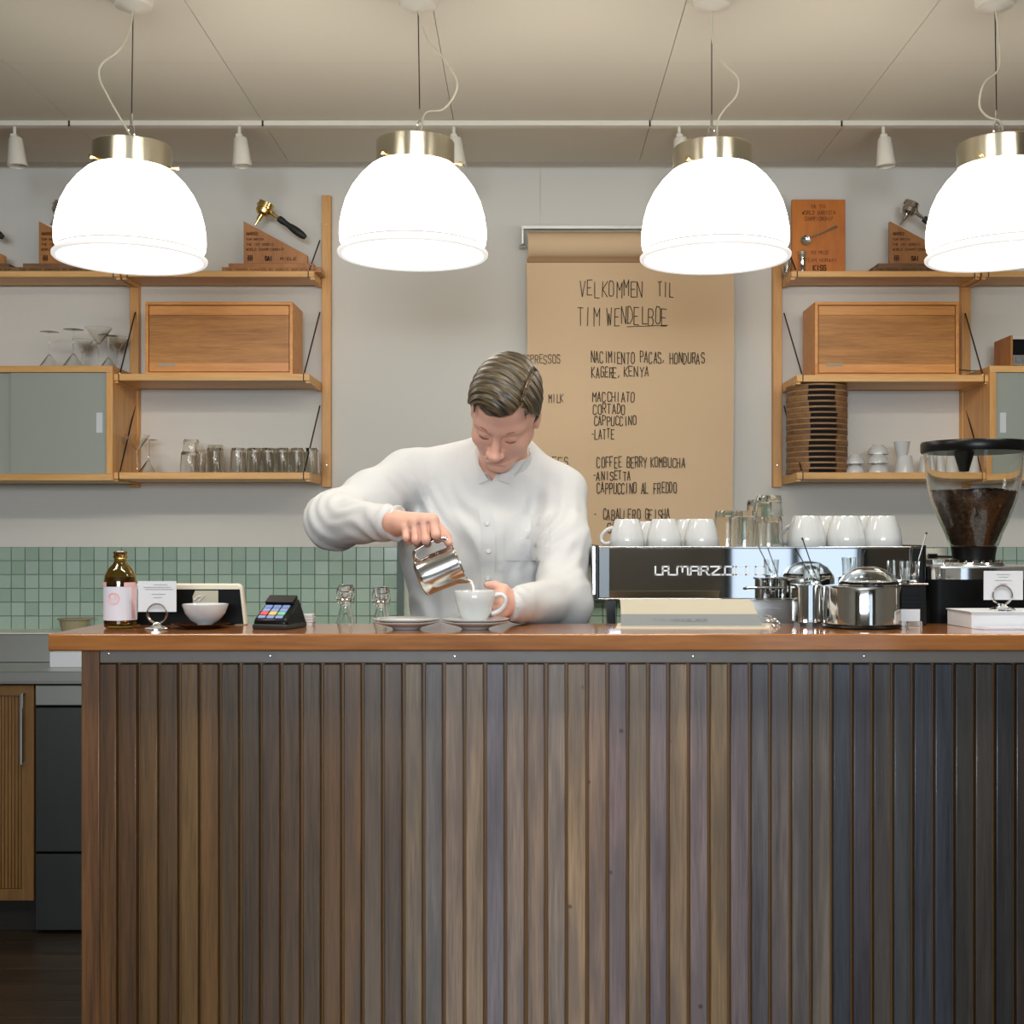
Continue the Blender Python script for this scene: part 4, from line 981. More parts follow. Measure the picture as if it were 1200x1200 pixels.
# ================================================================== PITCHER AND MILK
Dp = 2.47
p0 = Vector(P(491.5, 678.5, Dp)); p1 = Vector(P(538.0, 658.0, Dp))
ax = (p1-p0); Lp = ax.length*1.0; ax.normalize()
yv = Vector((0, 1, 0)); xv = yv.cross(ax)   # xv points to the lower right side where the lip pours
if xv.z > 0: xv = -xv
MP = Matrix((( xv.x, yv.x, ax.x, p0.x), (xv.y, yv.y, ax.y, p0.y), (xv.z, yv.z, ax.z, p0.z), (0, 0, 0, 1)))
pit_ = thing('milk_pitcher', tuple(p0), 'stainless steel milk pitcher tilted in the barista\'s hand, pouring', 'pitcher')
R0 = 22.6*Dp/F
pf = [(0, 0), (R0*.86, 0), (R0*.97, .003), (R0, .009), (R0*1.0, .030), (R0*.97, Lp*.75), (R0*.95, Lp*.93), (R0*.96, Lp)]
inn = [(R0*.935, Lp), (R0*.93, Lp*.9), (R0*.95, Lp*.7), (R0*.975, .03), (R0*.95, .006), (0, .004)]
mb = MB(); mb.lathe(pf+inn, seg=64, M=Matrix.Identity(4))
for i, v in enumerate(mb.v):              # pull the lip out into a spout on +x
    x_, y_, z_ = v
    if z_ > Lp*.6:
        a = math.atan2(y_, x_); w_ = math.exp(-(a/.30)**2)*((z_-Lp*.6)/(Lp*.4))**1.6
        x_ += .013*w_; z_ += .006*w_; y_ *= 1-.25*w_
    mb.v[i] = tuple(MP @ Vector((x_, y_, z_)))
part('vessel', mb, plain('satin_steel', (.72, .70, .66), .17, 1), pit_, angle=60)
hp = [(-R0*.95, Lp*.92), (-R0*1.30, Lp*.95), (-R0*1.52, Lp*.80), (-R0*1.52, Lp*.45), (-R0*1.42, Lp*.18), (-R0*1.15, Lp*.10), (-R0*.98, Lp*.12)]
part('handle', MB().tube(smooth_curve([MP @ Vector((a, 0, b_)) for a, b_ in hp], 7), .0042, 10, flat=1.5), M_chrome, pit_, label='curved steel handle held in the fist')
mk = MB(); lipp = MP @ Vector((R0*.96+.012, 0, Lp+.004))
mk.tube([MP @ Vector((R0*.75, 0, Lp*.86)), lipp+Vector((0, 0, .002)), lipp+Vector((.004, -.004, -.006)), Vector((lipp.x+.007, 2.44, cz_+.052)), Vector((lipp.x+.008, 2.436, cz_+.046))], [.004, .004, .003, .0022, .003], 10)
solo('milk_stream', mk, plain('milk', srgb(240, 234, 222), .3, sss=0), 'thin stream of milk falling from the pitcher into the cup', 'milk', kind='stuff')

# ================================================================== ESPRESSO MACHINE
Dm = 2.74
xm0, xm1 = X(699, Dm), X(1083, Dm); zm1, zm0 = Z(640.5, Dm), Z(703, Dm)
em = thing('espresso_machine', ((xm0+xm1)/2, 2.95, .90), 'wide chrome espresso machine with cups on top, seen from behind', 'coffee machine')
part('rear_panel', MB().box(xm0+.004, xm1-.004, Dm, Dm+.006, zm0+.003, zm1-.004), M_polished, em, label='mirror polished rear panel', bevel=.001)
fr = MB(); fr.box(xm0, xm1, Dm-.003, Dm+.008, zm1-.004, zm1); fr.box(xm0, xm1, Dm-.003, Dm+.008, zm0, zm0+.003)
part('panel_edging', fr, M_chrome, em, bevel=.0008)
ge = plain('grey_end_cap', srgb(112, 124, 136), .35)
part('end_strip', MB().box(X(702, Dm), X(714, Dm), Dm-.004, Dm, zm0+.004, zm1-.003), ge, em, label='grey end strip of the rear panel', bevel=.001)
part('end_strip', MB().box(X(1066, Dm), X(1083, Dm), Dm-.004, Dm, zm0+.004, zm1-.003), M_black, em, label='black end strip of the rear panel', bevel=.001)
part('side_panel', MB().box(xm0-.001, xm0+.004, Dm-.004, 3.26, zm0-.002, zm1+.003), M_black, em, bevel=.001)
part('side_panel', MB().box(xm1-.004, xm1+.003, Dm-.004, 3.26, zm0-.002, zm1+.003), M_black, em, bevel=.001)
part('side_trim', MB().box(X(694.5, Dm), xm0-.0015, Dm+.01, 3.22, zm0+.01, zm1+.001), M_steel, em, bevel=.001)
part('housing', MB().box(xm0+.005, xm1-.005, Dm+.009, 3.25, zm0, zm1-.006), M_steel, em)
part('cup_tray', MB().box(xm0+.005, xm1-.005, Dm+.009, 3.25, zm1-.0055, zm1-.001), M_steel, em)
part('lower_body', MB().box(xm0+.11, xm1-.10, Dm+.12, 3.20, .98, zm0-.001), M_steel, em)
part('drip_tray', MB().box(xm0+.03, xm1-.03, Dm+.03, 3.30, .955, .979), M_steel, em, bevel=.003)
for a in (X(714, Dm), X(1040, Dm)):
    part('leg', MB().hexa([(a+.004, Dm+.02, .9), (a+.022, Dm+.02, .9), (a+.022, Dm+.06, .9), (a+.004, Dm+.06, .9), (a-.004, Dm+.02, zm0), (a+.014, Dm+.02, zm0), (a+.014, Dm+.06, zm0), (a-.004, Dm+.06, zm0)]), M_black, em, label='black splayed leg')
    part('leg', MB().box(a, a+.018, 3.18, 3.22, .9, .955), M_black, em, label='black splayed leg')
for gx in (.33, .62):
    g_ = part('group_head', MB().lathe([(0, -.05), (.035, -.05), (.04, 0), (.04, .05)], (gx, 3.28, 1.20), 24), M_chrome, em)
    part('portafilter_handle', MB().tube([(gx, 3.32, 1.165), (gx, 3.46, 1.150)], [.014, .012], 10), M_blackrubber, g_)
# blocky lettering joined along its foot line
LG = {'L':"06 00 30",'A':"00 06 36 30|03 33",'M':"00 06 16 46 40|26 22",'R':"00 06 36 33 03|23 30",'Z':"06 36 00 30 40",'O':"00 06 36 30 00",'C':"36 06 00 30"}
lg = MB(); zL, zR = Z(673.5, Dm), Z(664, Dm)
for ch, a, b_ in (('L', 768, 774.5), ('A', 776.5, 783.5), ('M', 793.5, 806), ('A', 809.5, 818.5), ('R', 821.5, 829.5), ('Z', 833, 845), ('O', 849.5, 859), ('C', 862.5, 868), ('C', 874, 879.5), ('O', 885.5, 895.5)):
    strokes(lg, ch, X(a, Dm), zL, (b_-a)*Dm/F*(4/3 if ch != 'M' else 1), zR-zL, Dm, .0034, gl=LG, depth=.0006)
for a, b_ in ((783.5, 793.5), (806, 809.5), (818.5, 821.5), (829.5, 833), (859, 862.5)): lg.box(X(a, Dm), X(b_, Dm), Dm-.0006, Dm, zL-.0017, zL+.0015)
part('lettering', lg, plain('white_logo', srgb(226, 228, 228), .3), em, label='raised white maker lettering', smooth=False)
bl = MB(); bl.tube([(X(872, Dm), Dm-.006, Z(690, Dm)), (X(876, Dm), Dm-.012, Z(689, Dm)), (X(918, Dm), Dm-.012, Z(688.5, Dm))], .0024, 8)
part('pull_bar', bl, M_chrome, em)
MCUP = [(0, 0), (.0255, 0), (.0270, .003), (.0300, .012), (.0345, .026), (.0375, .042), (.0390, .060), (.0380, .0612), (.0365, .060), (.0350, .042), (.0320, .026), (.026, .012), (0, .009)]
# cups on the machine
def mcup(px, D, lab, s=1.0, h=None):
    return cup((X(px, D), D, zm1-.001), lab, s, True, h, 'upturned cups on the espresso machine', prof=MCUP)
mcup(735, 2.79, 'upturned white cup at the left end of the espresso machine', .99, PI-.25)
mcup(778, 2.79, 'second upturned cup from the left end of the machine', .99, 1.9)
mcup(822, 2.79, 'third upturned cup from the left, beside the glasses', .99, 1.6)
mcup(808, 2.89, 'rear upturned cup between the second and third', 1.0, 1.5)
mcup(760, 2.89, 'rear upturned cup between the first and second', .92, 1.5)
mcup(945, 2.80, 'upturned cup just right of the tumblers on the machine', 1.1, 2.4)
mcup(991, 2.80, 'middle upturned cup of the right-hand three on the machine', 1.1, 1.5)
mcup(1034, 2.80, 'upturned cup nearest the grinder on the machine', 1.1, 1.4)
mcup(972, 2.90, 'rear upturned cup behind the two right of the tumblers', 1.12, 1.5)
mcup(1014, 2.90, 'rear upturned cup near the grinder end of the machine', 1.12, 1.5)
def mt(px, D, lab, z=0, h=.075, r=.026): return tumbler((X(px, D), D, zm1-.001+z), lab, h, r, True, 'clear tumblers on the espresso machine')
mt(852, 2.86, 'tumbler behind the others, next to the third upturned cup', 0, .080, .027)
mt(872, 2.80, 'front tumbler in the middle of the espresso machine top', 0, .078, .0285)
mt(900, 2.79, 'tumbler at the bottom of the stack on the machine', 0, .066, .030)
mt(901, 2.79, 'tumbler stacked on top on the espresso machine', .0665, .045, .027)
mt(890, 2.90, 'tall rear tumbler behind the stack on the machine', 0, .105, .028)

# newspaper/menu under the machine
Dn = 2.50
nw = thing('folded_menu', (X(812, Dn), Dn, ZT), 'folded cream paper menu propped on the bar under the machine', 'menu')
part('lower_sheet', MB().prismM([(X(722, 2.44), 2.44), (X(900, 2.44), 2.425), (X(905, 2.56), 2.565), (X(724, 2.56), 2.565)], ZT, ZT+.0015, Matrix.Identity(4)), plain('cream_paper', srgb(212, 202, 180), .8), nw)
M_np = plain('grey_cream_paper', srgb(176, 174, 162), .8)
n = 16; up_ = MB(); xa, xb = X(726, 2.5), X(890, 2.5)
pr = []
for k in range(n+1):                       # curled cross-section: flap rises at the back and rolls forward
    t = k/n; an = -.15+t*1.55
    pr.append((2.462+.085*t**1.2, ZT+.004+.046*math.sin(an)*1.0 if an > 0 else ZT+.0025))
for dz in (0, .0012):
    for (y_, z_) in pr:
        up_.v.append((xa+.004*(z_-ZT)/.05, y_, z_+dz)); up_.v.append((xb-.012*(z_-ZT)/.05, y_, z_+dz))
m_ = 2*(n+1)
for k in range(n):
    a = 2*k; up_.f += [[a, a+1, a+3, a+2], [m_+a, m_+a+2, m_+a+3, m_+a+1], [a, a+2, m_+a+2, m_+a], [a+1, m_+a+1, m_+a+3, a+3]]
up_.f += [[0, m_, m_+1, 1], [m_-2, m_-1, 2*m_-1, 2*m_-2]]
cs = part('curled_sheet', up_, plain('cream_sheet', srgb(178, 171, 152), .8), nw); cs.data.materials.append(plain('grey_band', srgb(124, 128, 128), .8))
for q, pl_ in enumerate(cs.data.polygons):
    if q < 64 and q//4 < 6: pl_.material_index = 1
part('flat_sheet', MB().prismM([(X(728, 2.45), 2.45), (X(896, 2.45), 2.44), (X(898, 2.55), 2.555), (X(730, 2.55), 2.555)], ZT+.0018, ZT+.0026, Matrix.Identity(4)), M_np, nw)
tx = strokes(MB(), 'TIM WENDELBOE', 0, 0, .105, .0062, 0, .0012)
def on_roll(x, z):                         # z 0..: height on the rising sheet
    t = .20+z*9; an = -.15+t*1.55; return (X(764, 2.5)+x, 2.462+.085*t**1.2-.0012, ZT+.004+.046*math.sin(an)+.0004)
tx.v = [tuple(Vector(on_roll(x, z))+Vector((0, y_*1.0, 0))) for x, y_, z in tx.v]
part('print', tx, M_inkd, nw, smooth=False)
ky = thing('key_bunch', (X(905, 2.53), 2.53, ZT), 'small bunch of metal oddments at the right end of the folded menu', 'keys')
for k in range(4):
    a = k*1.3; c = Vector((X(904, 2.53)+.008*math.cos(a), 2.53+.006*math.sin(a), ZT+.004+.004*k))
    part('ring' if k % 2 else 'key', MB().tube([c+Vector((.008*math.cos(q*PI/5), .008*math.sin(q*PI/5)*.8, .004*math.sin(q*PI/5+a))) for q in range(10)], .0011, 6, closed=True), M_chrome, ky)

# ================================================================== CHROME SUGAR STATION
Ds = 2.47
xc = X(1010, Ds); rc = 45*Ds/F
zb = ZT+.006; zt2 = Z(686.5, Ds)
ss = thing('sugar_station', (xc, Ds, ZT), 'polished chrome drum with clear dome lid on a dark base', 'canister')
part('base_disc', MB().lathe([(0, 0), (rc*.98, 0), (rc*1.02, .003), (rc*1.0, .006), (0, .006)], (xc, Ds, ZT), 56), M_black, ss)
part('drum', MB().lathe([(0, zb-ZT), (rc*.97, zb-ZT), (rc, zb-ZT+.003), (rc, zt2-ZT-.004), (rc*.985, zt2-ZT), (rc*.80, zt2-ZT+.002), (0, zt2-ZT+.002)], (xc, Ds, ZT), 72), M_chrome, ss, angle=35)
h0 = zt2-ZT+.004; rd = 34*Ds/F; xd = X(1018, Ds)
part('dome_lid', MB().lathe([(rd, h0), (rd*1.04, h0+.001), (rd*.98, h0+.006), (rd*.80, h0+.019), (rd*.5, h0+.029), (rd*.2, h0+.033), (0, h0+.0335), (0, h0+.031), (rd*.5, h0+.0265), (rd*.78, h0+.017), (rd*.94, h0+.005)], (xd, Ds, ZT), 48, closed=True), glass('acrylic_dome', (.96, .96, .93), .04), ss, angle=180)
part('lid_rim', MB().lathe([(rd*.9, h0-.003), (rd*1.08, h0-.003), (rd*1.08, h0), (rd*.9, h0)], (xd, Ds, ZT), 48, closed=True), M_chrome, ss)
part('lid_slot', MB().box(xd-.026, xd+.012, Ds-rd*1.085, Ds-rd*1.06, ZT+h0-.0025, ZT+h0-.0008), M_black, ss)
# chrome caddy behind-left
xa, xb = X(935, 2.50), X(957, 2.50)
cd_ = thing('chrome_caddy', ((xa+xb)/2, 2.52, ZT), 'boxy chrome caddy left of the drum, carrying a glass of spoons', 'caddy')
part('body', MB().rbox(xa, xb+.01, 2.492, 2.565, ZT+.008, Z(688, 2.5), .012), M_chrome, cd_, angle=35)
part('top_plate', MB().rbox(xa-.003, xb+.012, 2.488, 2.568, Z(688, 2.5)+.0002, Z(685.5, 2.5), .013), M_chrome, cd_, angle=35)
for q in (xa+.008, xb-.004): part('foot', MB().box(q-.004, q+.004, 2.50, 2.555, ZT, ZT+.008), M_black, cd_)
def spoonglass(px, D, z0, lab, h, r, sp, slab):
    o = thing('spoon_glass', (X(px, D), D, z0), lab, 'glass', 'little glasses holding spoons')
    mb = MB(); seg = 20; prof = [(0, 0), (r*.80, 0), (r*.86, .003), (r, h), (r-.002, h), (r*.80, .006), (0, .006)]
    mb.lathe(prof, (X(px, D), D, z0), seg)
    part('vessel', mb, M_glass, o, angle=10)
    for k, (ax_, ay_, bx_, by_) in enumerate(sp):
        T0 = Vector(P(ax_, ay_, D-.004+.01*k)); T1 = Vector(P(bx_, by_, D+.004))
        T0.z = max(T0.z, z0+.010)
        s = thing('teaspoon', tuple(T0), slab[k], 'spoon', 'teaspoons standing in the little glasses')
        d = (T1-T0).normalized()
        part('stick', MB().tube([T0+d*.006, T1-d*.008, T1], [.0011, .0013, .0024], 8), M_chrome, s)
        mm = MB(); Mr = Matrix.Translation(T0) @ d.to_track_quat('Z', 'Y').to_matrix().to_4x4()
        mm.lathe([(0, -.007), (.004, -.004), (.0055, .001), (.003, .007), (0, .008)], seg=12, M=Mr, sy=.35); part('bowl', mm, M_chrome, s)
zg = Z(685.5, 2.5)+.0003
spoonglass(951, 2.53, zg, 'little glass on the chrome caddy, left of the drum',    .041, .0175, [(951, 676, 932, 642), (956, 676, 940, 630)], ['teaspoon leaning farthest left on the chrome caddy', 'taller teaspoon in the left little glass'])
# black box with white label and right glass
xa, xb = X(1052, 2.52), X(1085, 2.52)
bb = thing('black_napkin_box', ((xa+xb)/2, 2.53, ZT), 'black box with louvred face right of the chrome drum', 'box')
part('body', MB().box(xa-.01, xb, 2.515, 2.565, ZT, Z(685.5, 2.52)), M_black, bb, bevel=.002)
for k in range(5): part('louvre', MB().box(xa+.004, xb-.005, 2.512, 2.5148, ZT+.028+k*.008, ZT+.033+k*.008), M_black, bb)
part('lid', MB().box(xa-.012, xb+.003, 2.512, 2.568, Z(685.5, 2.52), Z(683.5, 2.52)), M_chrome, bb, bevel=.0008)
wc = solo('white_tag_stand', MB().box(X(1056, 2.49), X(1078, 2.49), 2.489, 2.4915, ZT, Z(714, 2.49)), M_paper, 'small grey-white card leaning on the black louvred box', 'card', bevel=.0005)
cb = solo('clear_block', MB().box(X(1064, 2.46), X(1080, 2.46), 2.455, 2.475, ZT, ZT+.012), M_glass, 'tiny clear plastic block right of the chrome drum', 'block', bevel=.001)
zg2 = Z(683.5, 2.52)+.0003
spoonglass(1066, 2.53, zg2, 'little glass with chrome spoons on the black box', .043, .0195, [(1071, 675, 1086, 624), (1066, 676, 1069, 640)], ['long teaspoon leaning right toward the grinder', 'shorter teaspoon in the right little glass'])
spoonglass(1049, 2.555, zg2, 'second little glass behind, left of the spoon glass', .044, .016, [], [])

# ================================================================== GRINDER
Dg = 2.76; gx = X(1141, Dg)
gr = thing('coffee_grinder', (gx, Dg, .90), 'black coffee grinder with chrome band and big clear bean hopper', 'grinder')
zz = lambda y: Z(y, Dg)
rb = 60*Dg/F
def zr_(y): return zz(y)-.90
part('body', MB().rbox(gx-.108, gx+.15, Dg-.06, Dg+.16, .92, zz(678)-.0005, .02), M_blackm, gr, angle=35)
part('base', MB().rbox(gx-.115, gx+.155, Dg-.07, Dg+.22, .90, .92, .02), M_black, gr, angle=35)
part('chrome_band', MB().rbox(gx-.108, gx+.15, Dg-.062, Dg+.162, zz(678), zz(665), .03), M_chrome, gr, angle=35)
part('top_deck', MB().rbox(gx-.109, gx+.151, Dg-.063, Dg+.163, zz(665)+.0003, zz(663), .03), M_steel, gr, angle=35)
part('adjust_ring', MB().lathe([(0, zr_(663)), (.062, zr_(663)), (.064, zr_(661)), (.062, zr_(659)), (.052, zr_(657.5)), (.034, zr_(657.5))], (gx, Dg, .90), 48), M_chrome, gr, angle=35)
tt = MB()
for k in range(20):
    a = 2*PI*k/20; tt.lathe([(0, .006), (.003, .005), (.0035, 0)], (gx+.056*math.cos(a), Dg+.056*math.sin(a), zz(658.8)), 8)
part('ring_stud', tt, M_chrome, gr, kind='stuff')
part('hopper_collar', MB().lathe([(.030, zr_(657.4)), (.044, zr_(657.4)), (.045, zr_(650)), (.048, zr_(641)), (.046, zr_(640)), (.030, zr_(641))], (gx, Dg, .90), 48, closed=True), M_black, gr, label='black collar under the hopper')
HP = [(27.5, 640), (28.5, 637), (33, 624), (38.5, 612), (44, 598), (49, 584), (52.5, 568), (54.8, 550), (56, 536), (56.5, 531)]
hpro = [(r*Dg/F, zr_(y)) for r, y in HP]
hin = [(r-.0028, z) for r, z in hpro[::-1]]
part('hopper', MB().lathe(hpro+hin, (gx, Dg, .90), 72, closed=True), glass('clear_hopper', (.97, .97, .95), 0, 1.4), gr, label='clear tapered hopper', angle=50)
lid = part('lid', MB().lathe([(0, zr_(517.5)), (rb*.8, zr_(517.2)), (rb*.98, zr_(518)), (rb, zr_(520)), (rb, zr_(529)), (rb*.985, zr_(530.5)), (rb*.90, zr_(530.6)), (0, zr_(530.0))], (gx, Dg, .90), 64), M_black, gr, label='black hopper lid', angle=35)
part('lid_cone', MB().lathe([(.022, zr_(530.8)), (.010, zr_(553)), (0, zr_(553.5))], (X(1126, Dg), Dg-.02, .90), 20), M_black, lid)
part('doser_shaft', MB().tube([(gx, Dg, zz(640)), (gx, Dg, zz(583))], .006, 10), M_black, gr)
# coffee beans fill
def hop_r(z):
    for (r0, z0), (r1, z1) in zip(hpro, hpro[1:]):
        if z0 <= z <= z1: return r0+(r1-r0)*(z-z0)/(z1-z0)-.0035
    return hpro[0][0]-.0035
bm_ = MB(); ztop = zr_(577); zbot = zr_(640)+.001; core = [(0, zbot)]
for k in range(13): z = zbot+(ztop-zbot)*k/12; core.append((hop_r(z)-.006, z))
core.append((0, ztop+.004)); bm_.lathe(core, (gx, Dg, .90), 32)
br = random.Random(11)
def bean(c, nrm):
    q = Vector(nrm).to_track_quat('Z', 'Y').to_matrix(); a = br.random()*PI
    u = q @ Vector((math.cos(a), math.sin(a), 0)); v = q @ Vector((-math.sin(a), math.cos(a), 0)); w_ = q @ Vector((0, 0, 1))
    vs = [c+u*.0052*math.cos(t)+v*.0034*math.sin(t) for t in [k*PI/3 for k in range(6)]]+[c+w_*.0026, c-w_*.002]
    for k in range(6): pass
    bm_.add(vs, [(k, (k+1) % 6, 6) for k in range(6)]+[((k+1) % 6, k, 7) for k in range(6)])
for k in range(2600):
    z = zbot+(ztop-zbot)*math.sqrt(br.random()); a = br.random()*2*PI; r = hop_r(z)-.0042-br.random()*.002
    bean(Vector((gx+r*math.cos(a), Dg+r*math.sin(a), .90+z)), (math.cos(a)+br.uniform(-.3, .3), math.sin(a)+br.uniform(-.3, .3), br.uniform(-.4, .4)))
for k in range(500):
    r = (hop_r(ztop)-.004)*math.sqrt(br.random()); a = br.random()*2*PI
    bean(Vector((gx+r*math.cos(a), Dg+r*math.sin(a), .90+ztop+.002+.003*math.sin(a*3)*r/.09+.004*(1-r/.09))), (br.uniform(-.4, .4), br.uniform(-.4, .4), 1))
M_bean = plain('roasted_coffee', srgb(168, 122, 84), .4, var=.55, vscale=90)
solo('coffee_beans', bm_, M_bean, 'roasted brown coffee beans filling the lower hopper', 'coffee beans', kind='stuff', angle=60)
# pale kitchen scale / papers behind the grinder on the machine side
sc1 = thing('silver_tray', (X(1098, 2.86), 2.86, 1.30), 'flat silver tray with a black tool between machine and grinder', 'tray')
# right-hand flyers, box and card
Dk = 2.46
wx0 = X(1128, Dk)
wb_ = thing('white_card_box', (wx0+.12, Dk+.04, ZT), 'low white cardboard box at the right end of the bar', 'box')
zb2 = Z(717, Dk)
part('tray', MB().hexa([(wx0+.010, Dk-.02, ZT), (wx0+.24, Dk-.02, ZT), (wx0+.24, Dk+.09, ZT), (wx0, Dk+.09, ZT), (wx0+.010, Dk-.02, zb2), (wx0+.24, Dk-.02, zb2), (wx0+.24, Dk+.09, zb2), (wx0, Dk+.09, zb2)]), M_paper, wb_, bevel=.001)
part('lid', MB().hexa([(wx0+.007, Dk-.022, zb2+.0002), (wx0+.242, Dk-.022, zb2+.0002), (wx0+.242, Dk+.092, zb2+.0002), (wx0-.002, Dk+.092, zb2+.0002), (wx0+.007, Dk-.022, zb2+.002), (wx0+.242, Dk-.022, zb2+.002), (wx0+.242, Dk+.092, zb2+.002), (wx0-.002, Dk+.092, zb2+.002)]), M_paper, wb_)
o_, cd2 = card_holder(1174.5, Dk+.01, zb2+.0023, (1153, 1199), 669, 703, 'y', [(673, 1168, 1184), (676, 1170, 1182), (680, 1166, 1186), (684, 1172, 1180)])
o_['label'] = 'chrome ring clip holder on the white cardboard box'; cd2['label'] = 'white text card standing on the cardboard box at the right'
for k in range(3):
    z0 = ZT+.0004+k*.0012; y0 = 2.405+k*.006; x0_ = X(1150+k*5, 2.42)
    mb = MB(); mb.prismM([(x0_, y0), (x0_+.20, y0-.004*k), (x0_+.2, 2.433), (x0_-.012, 2.433)], z0, z0+.001, Matrix.Rotation(0, 4, 'Z'))
    solo('flyer', mb, M_paper if k != 1 else plain('lilac_paper', srgb(196, 190, 214), .8), ['lowest paper flyer before the white box at the right', 'lilac flyer between two white ones at the right', 'top white flyer before the cardboard box'][k], 'flyer', 'loose flyers at the right end of the bar', smooth=False)
# contents of the silver tray (stands on the grinder deck)
bpy.data.objects.remove(sc1)
sd = zz(663)+.0003
kn = thing('tasting_tray', (X(1098, 2.84), 2.84, sd), 'pale tray with a black and steel tool left of the hopper neck', 'tray')
part('tray', MB().box(X(1086, 2.84), X(1112, 2.84), 2.80, 2.88, sd, sd+.012), M_steel, kn, bevel=.001)
part('pale_panel', MB().box(X(1086, 2.84), X(1112, 2.84), 2.86, 2.88, sd+.0122, sd+.036), M_cream, kn, bevel=.001)
part('tool_rod', MB().tube([(X(1088, 2.82), 2.82, sd+.019), (X(1116, 2.82), 2.82, sd+.018)], .003, 8), M_iron, kn)
part('tool_grip', MB().tube([(X(1088, 2.82), 2.82, sd+.020), (X(1098, 2.82), 2.82, sd+.020)], .006, 8), M_black, kn)
# ================================================================== THE BARISTA
def nets(f, lo, hi, h):
    """surface nets: zero set of the distance field f over a box"""
    n = [int(math.ceil((b-a)/h))+1 for a, b in zip(lo, hi)]
    xs = [np.float32(lo[i])+np.arange(n[i], dtype=np.float32)*np.float32(h) for i in range(3)]
    V = f(xs[0][:, None, None], xs[1][None, :, None], xs[2][None, None, :]).astype(np.float32)
    V = np.broadcast_to(V, n).copy()
    V[V == 0] = 1e-7
    S = V < 0
    c = np.zeros([k-1 for k in n], np.int8)
    for a in (0, 1):
        for b in (0, 1):
            for d in (0, 1): c += S[a:n[0]-1+a, b:n[1]-1+b, d:n[2]-1+d]
    act = (c > 0) & (c < 8); I, J, K = np.nonzero(act)
    idx = -np.ones(act.shape, np.int64); idx[I, J, K] = np.arange(len(I))
    pos = np.zeros((len(I), 3)); cnt = np.zeros(len(I))
    cor = [(a, b, d) for a in (0, 1) for b in (0, 1) for d in (0, 1)]
    for p in cor:
        for ax_ in range(3):
            if p[ax_]: continue
            q = list(p); q[ax_] = 1
            v0 = V[I+p[0], J+p[1], K+p[2]]; v1 = V[I+q[0], J+q[1], K+q[2]]
            m = (v0 < 0) != (v1 < 0); t = np.where(m, v0/(v0-v1+1e-20), 0)
            e = np.array(p, float)[None, :].repeat(len(I), 0); e[:, ax_] = t
            pos += e*m[:, None]; cnt += m
    pos = pos/cnt[:, None]+np.stack([I, J, K], 1); pos = pos*h+np.array(lo)
    faces = []
    for ax_ in range(3):
        s0 = [slice(None)]*3; s1 = [slice(None)]*3; s0[ax_] = slice(0, n[ax_]-1); s1[ax_] = slice(1, n[ax_])
        E = S[tuple(s0)] != S[tuple(s1)]; flip = S[tuple(s0)]
        o1, o2 = [(1, 2), (2, 0), (0, 1)][ax_]
        G = np.nonzero(E); G = np.stack(G, 1)
        ok = (G[:, o1] > 0) & (G[:, o2] > 0) & (G[:, o1] < n[o1]-1) & (G[:, o2] < n[o2]-1); G = G[ok]
        def at(d1, d2):
            q = G.copy(); q[:, o1] -= d1; q[:, o2] -= d2; return idx[q[:, 0], q[:, 1], q[:, 2]]
        quad = np.stack([at(1, 1), at(0, 1), at(0, 0), at(1, 0)], 1)
        fl = flip[G[:, 0], G[:, 1], G[:, 2]]; quad[~fl] = quad[~fl][:, ::-1]; faces.append(quad)
    return pos, np.concatenate(faces)
def smin(a, b, k):
    h = np.maximum(k-np.abs(a-b), 0)/k; return np.minimum(a, b)-h*h*k*.25
def smax(a, b, k): return -smin(-a, -b, k)
def cap(x, y, z, a, b, r0, r1):
    a = np.array(a); b = np.array(b); d = b-a; L2 = float(d@d)+1e-12
    t = np.clip(((x-a[0])*d[0]+(y-a[1])*d[1]+(z-a[2])*d[2])/L2, 0, 1)
    return np.sqrt((x-a[0]-t*d[0])**2+(y-a[1]-t*d[1])**2+(z-a[2]-t*d[2])**2)-(r0+(r1-r0)*t)
def ell(x, y, z, c, r):
    k0 = np.sqrt(((x-c[0])/r[0])**2+((y-c[1])/r[1])**2+((z-c[2])/r[2])**2)
    k1 = np.sqrt(((x-c[0])/r[0]**2)**2+((y-c[1])/r[1]**2)**2+((z-c[2])/r[2]**2)**2)
    return k0*(k0-1)/(k1+1e-9)
def sph(x, y, z, c, r): return np.sqrt((x-c[0])**2+(y-c[1])**2+(z-c[2])**2)-r

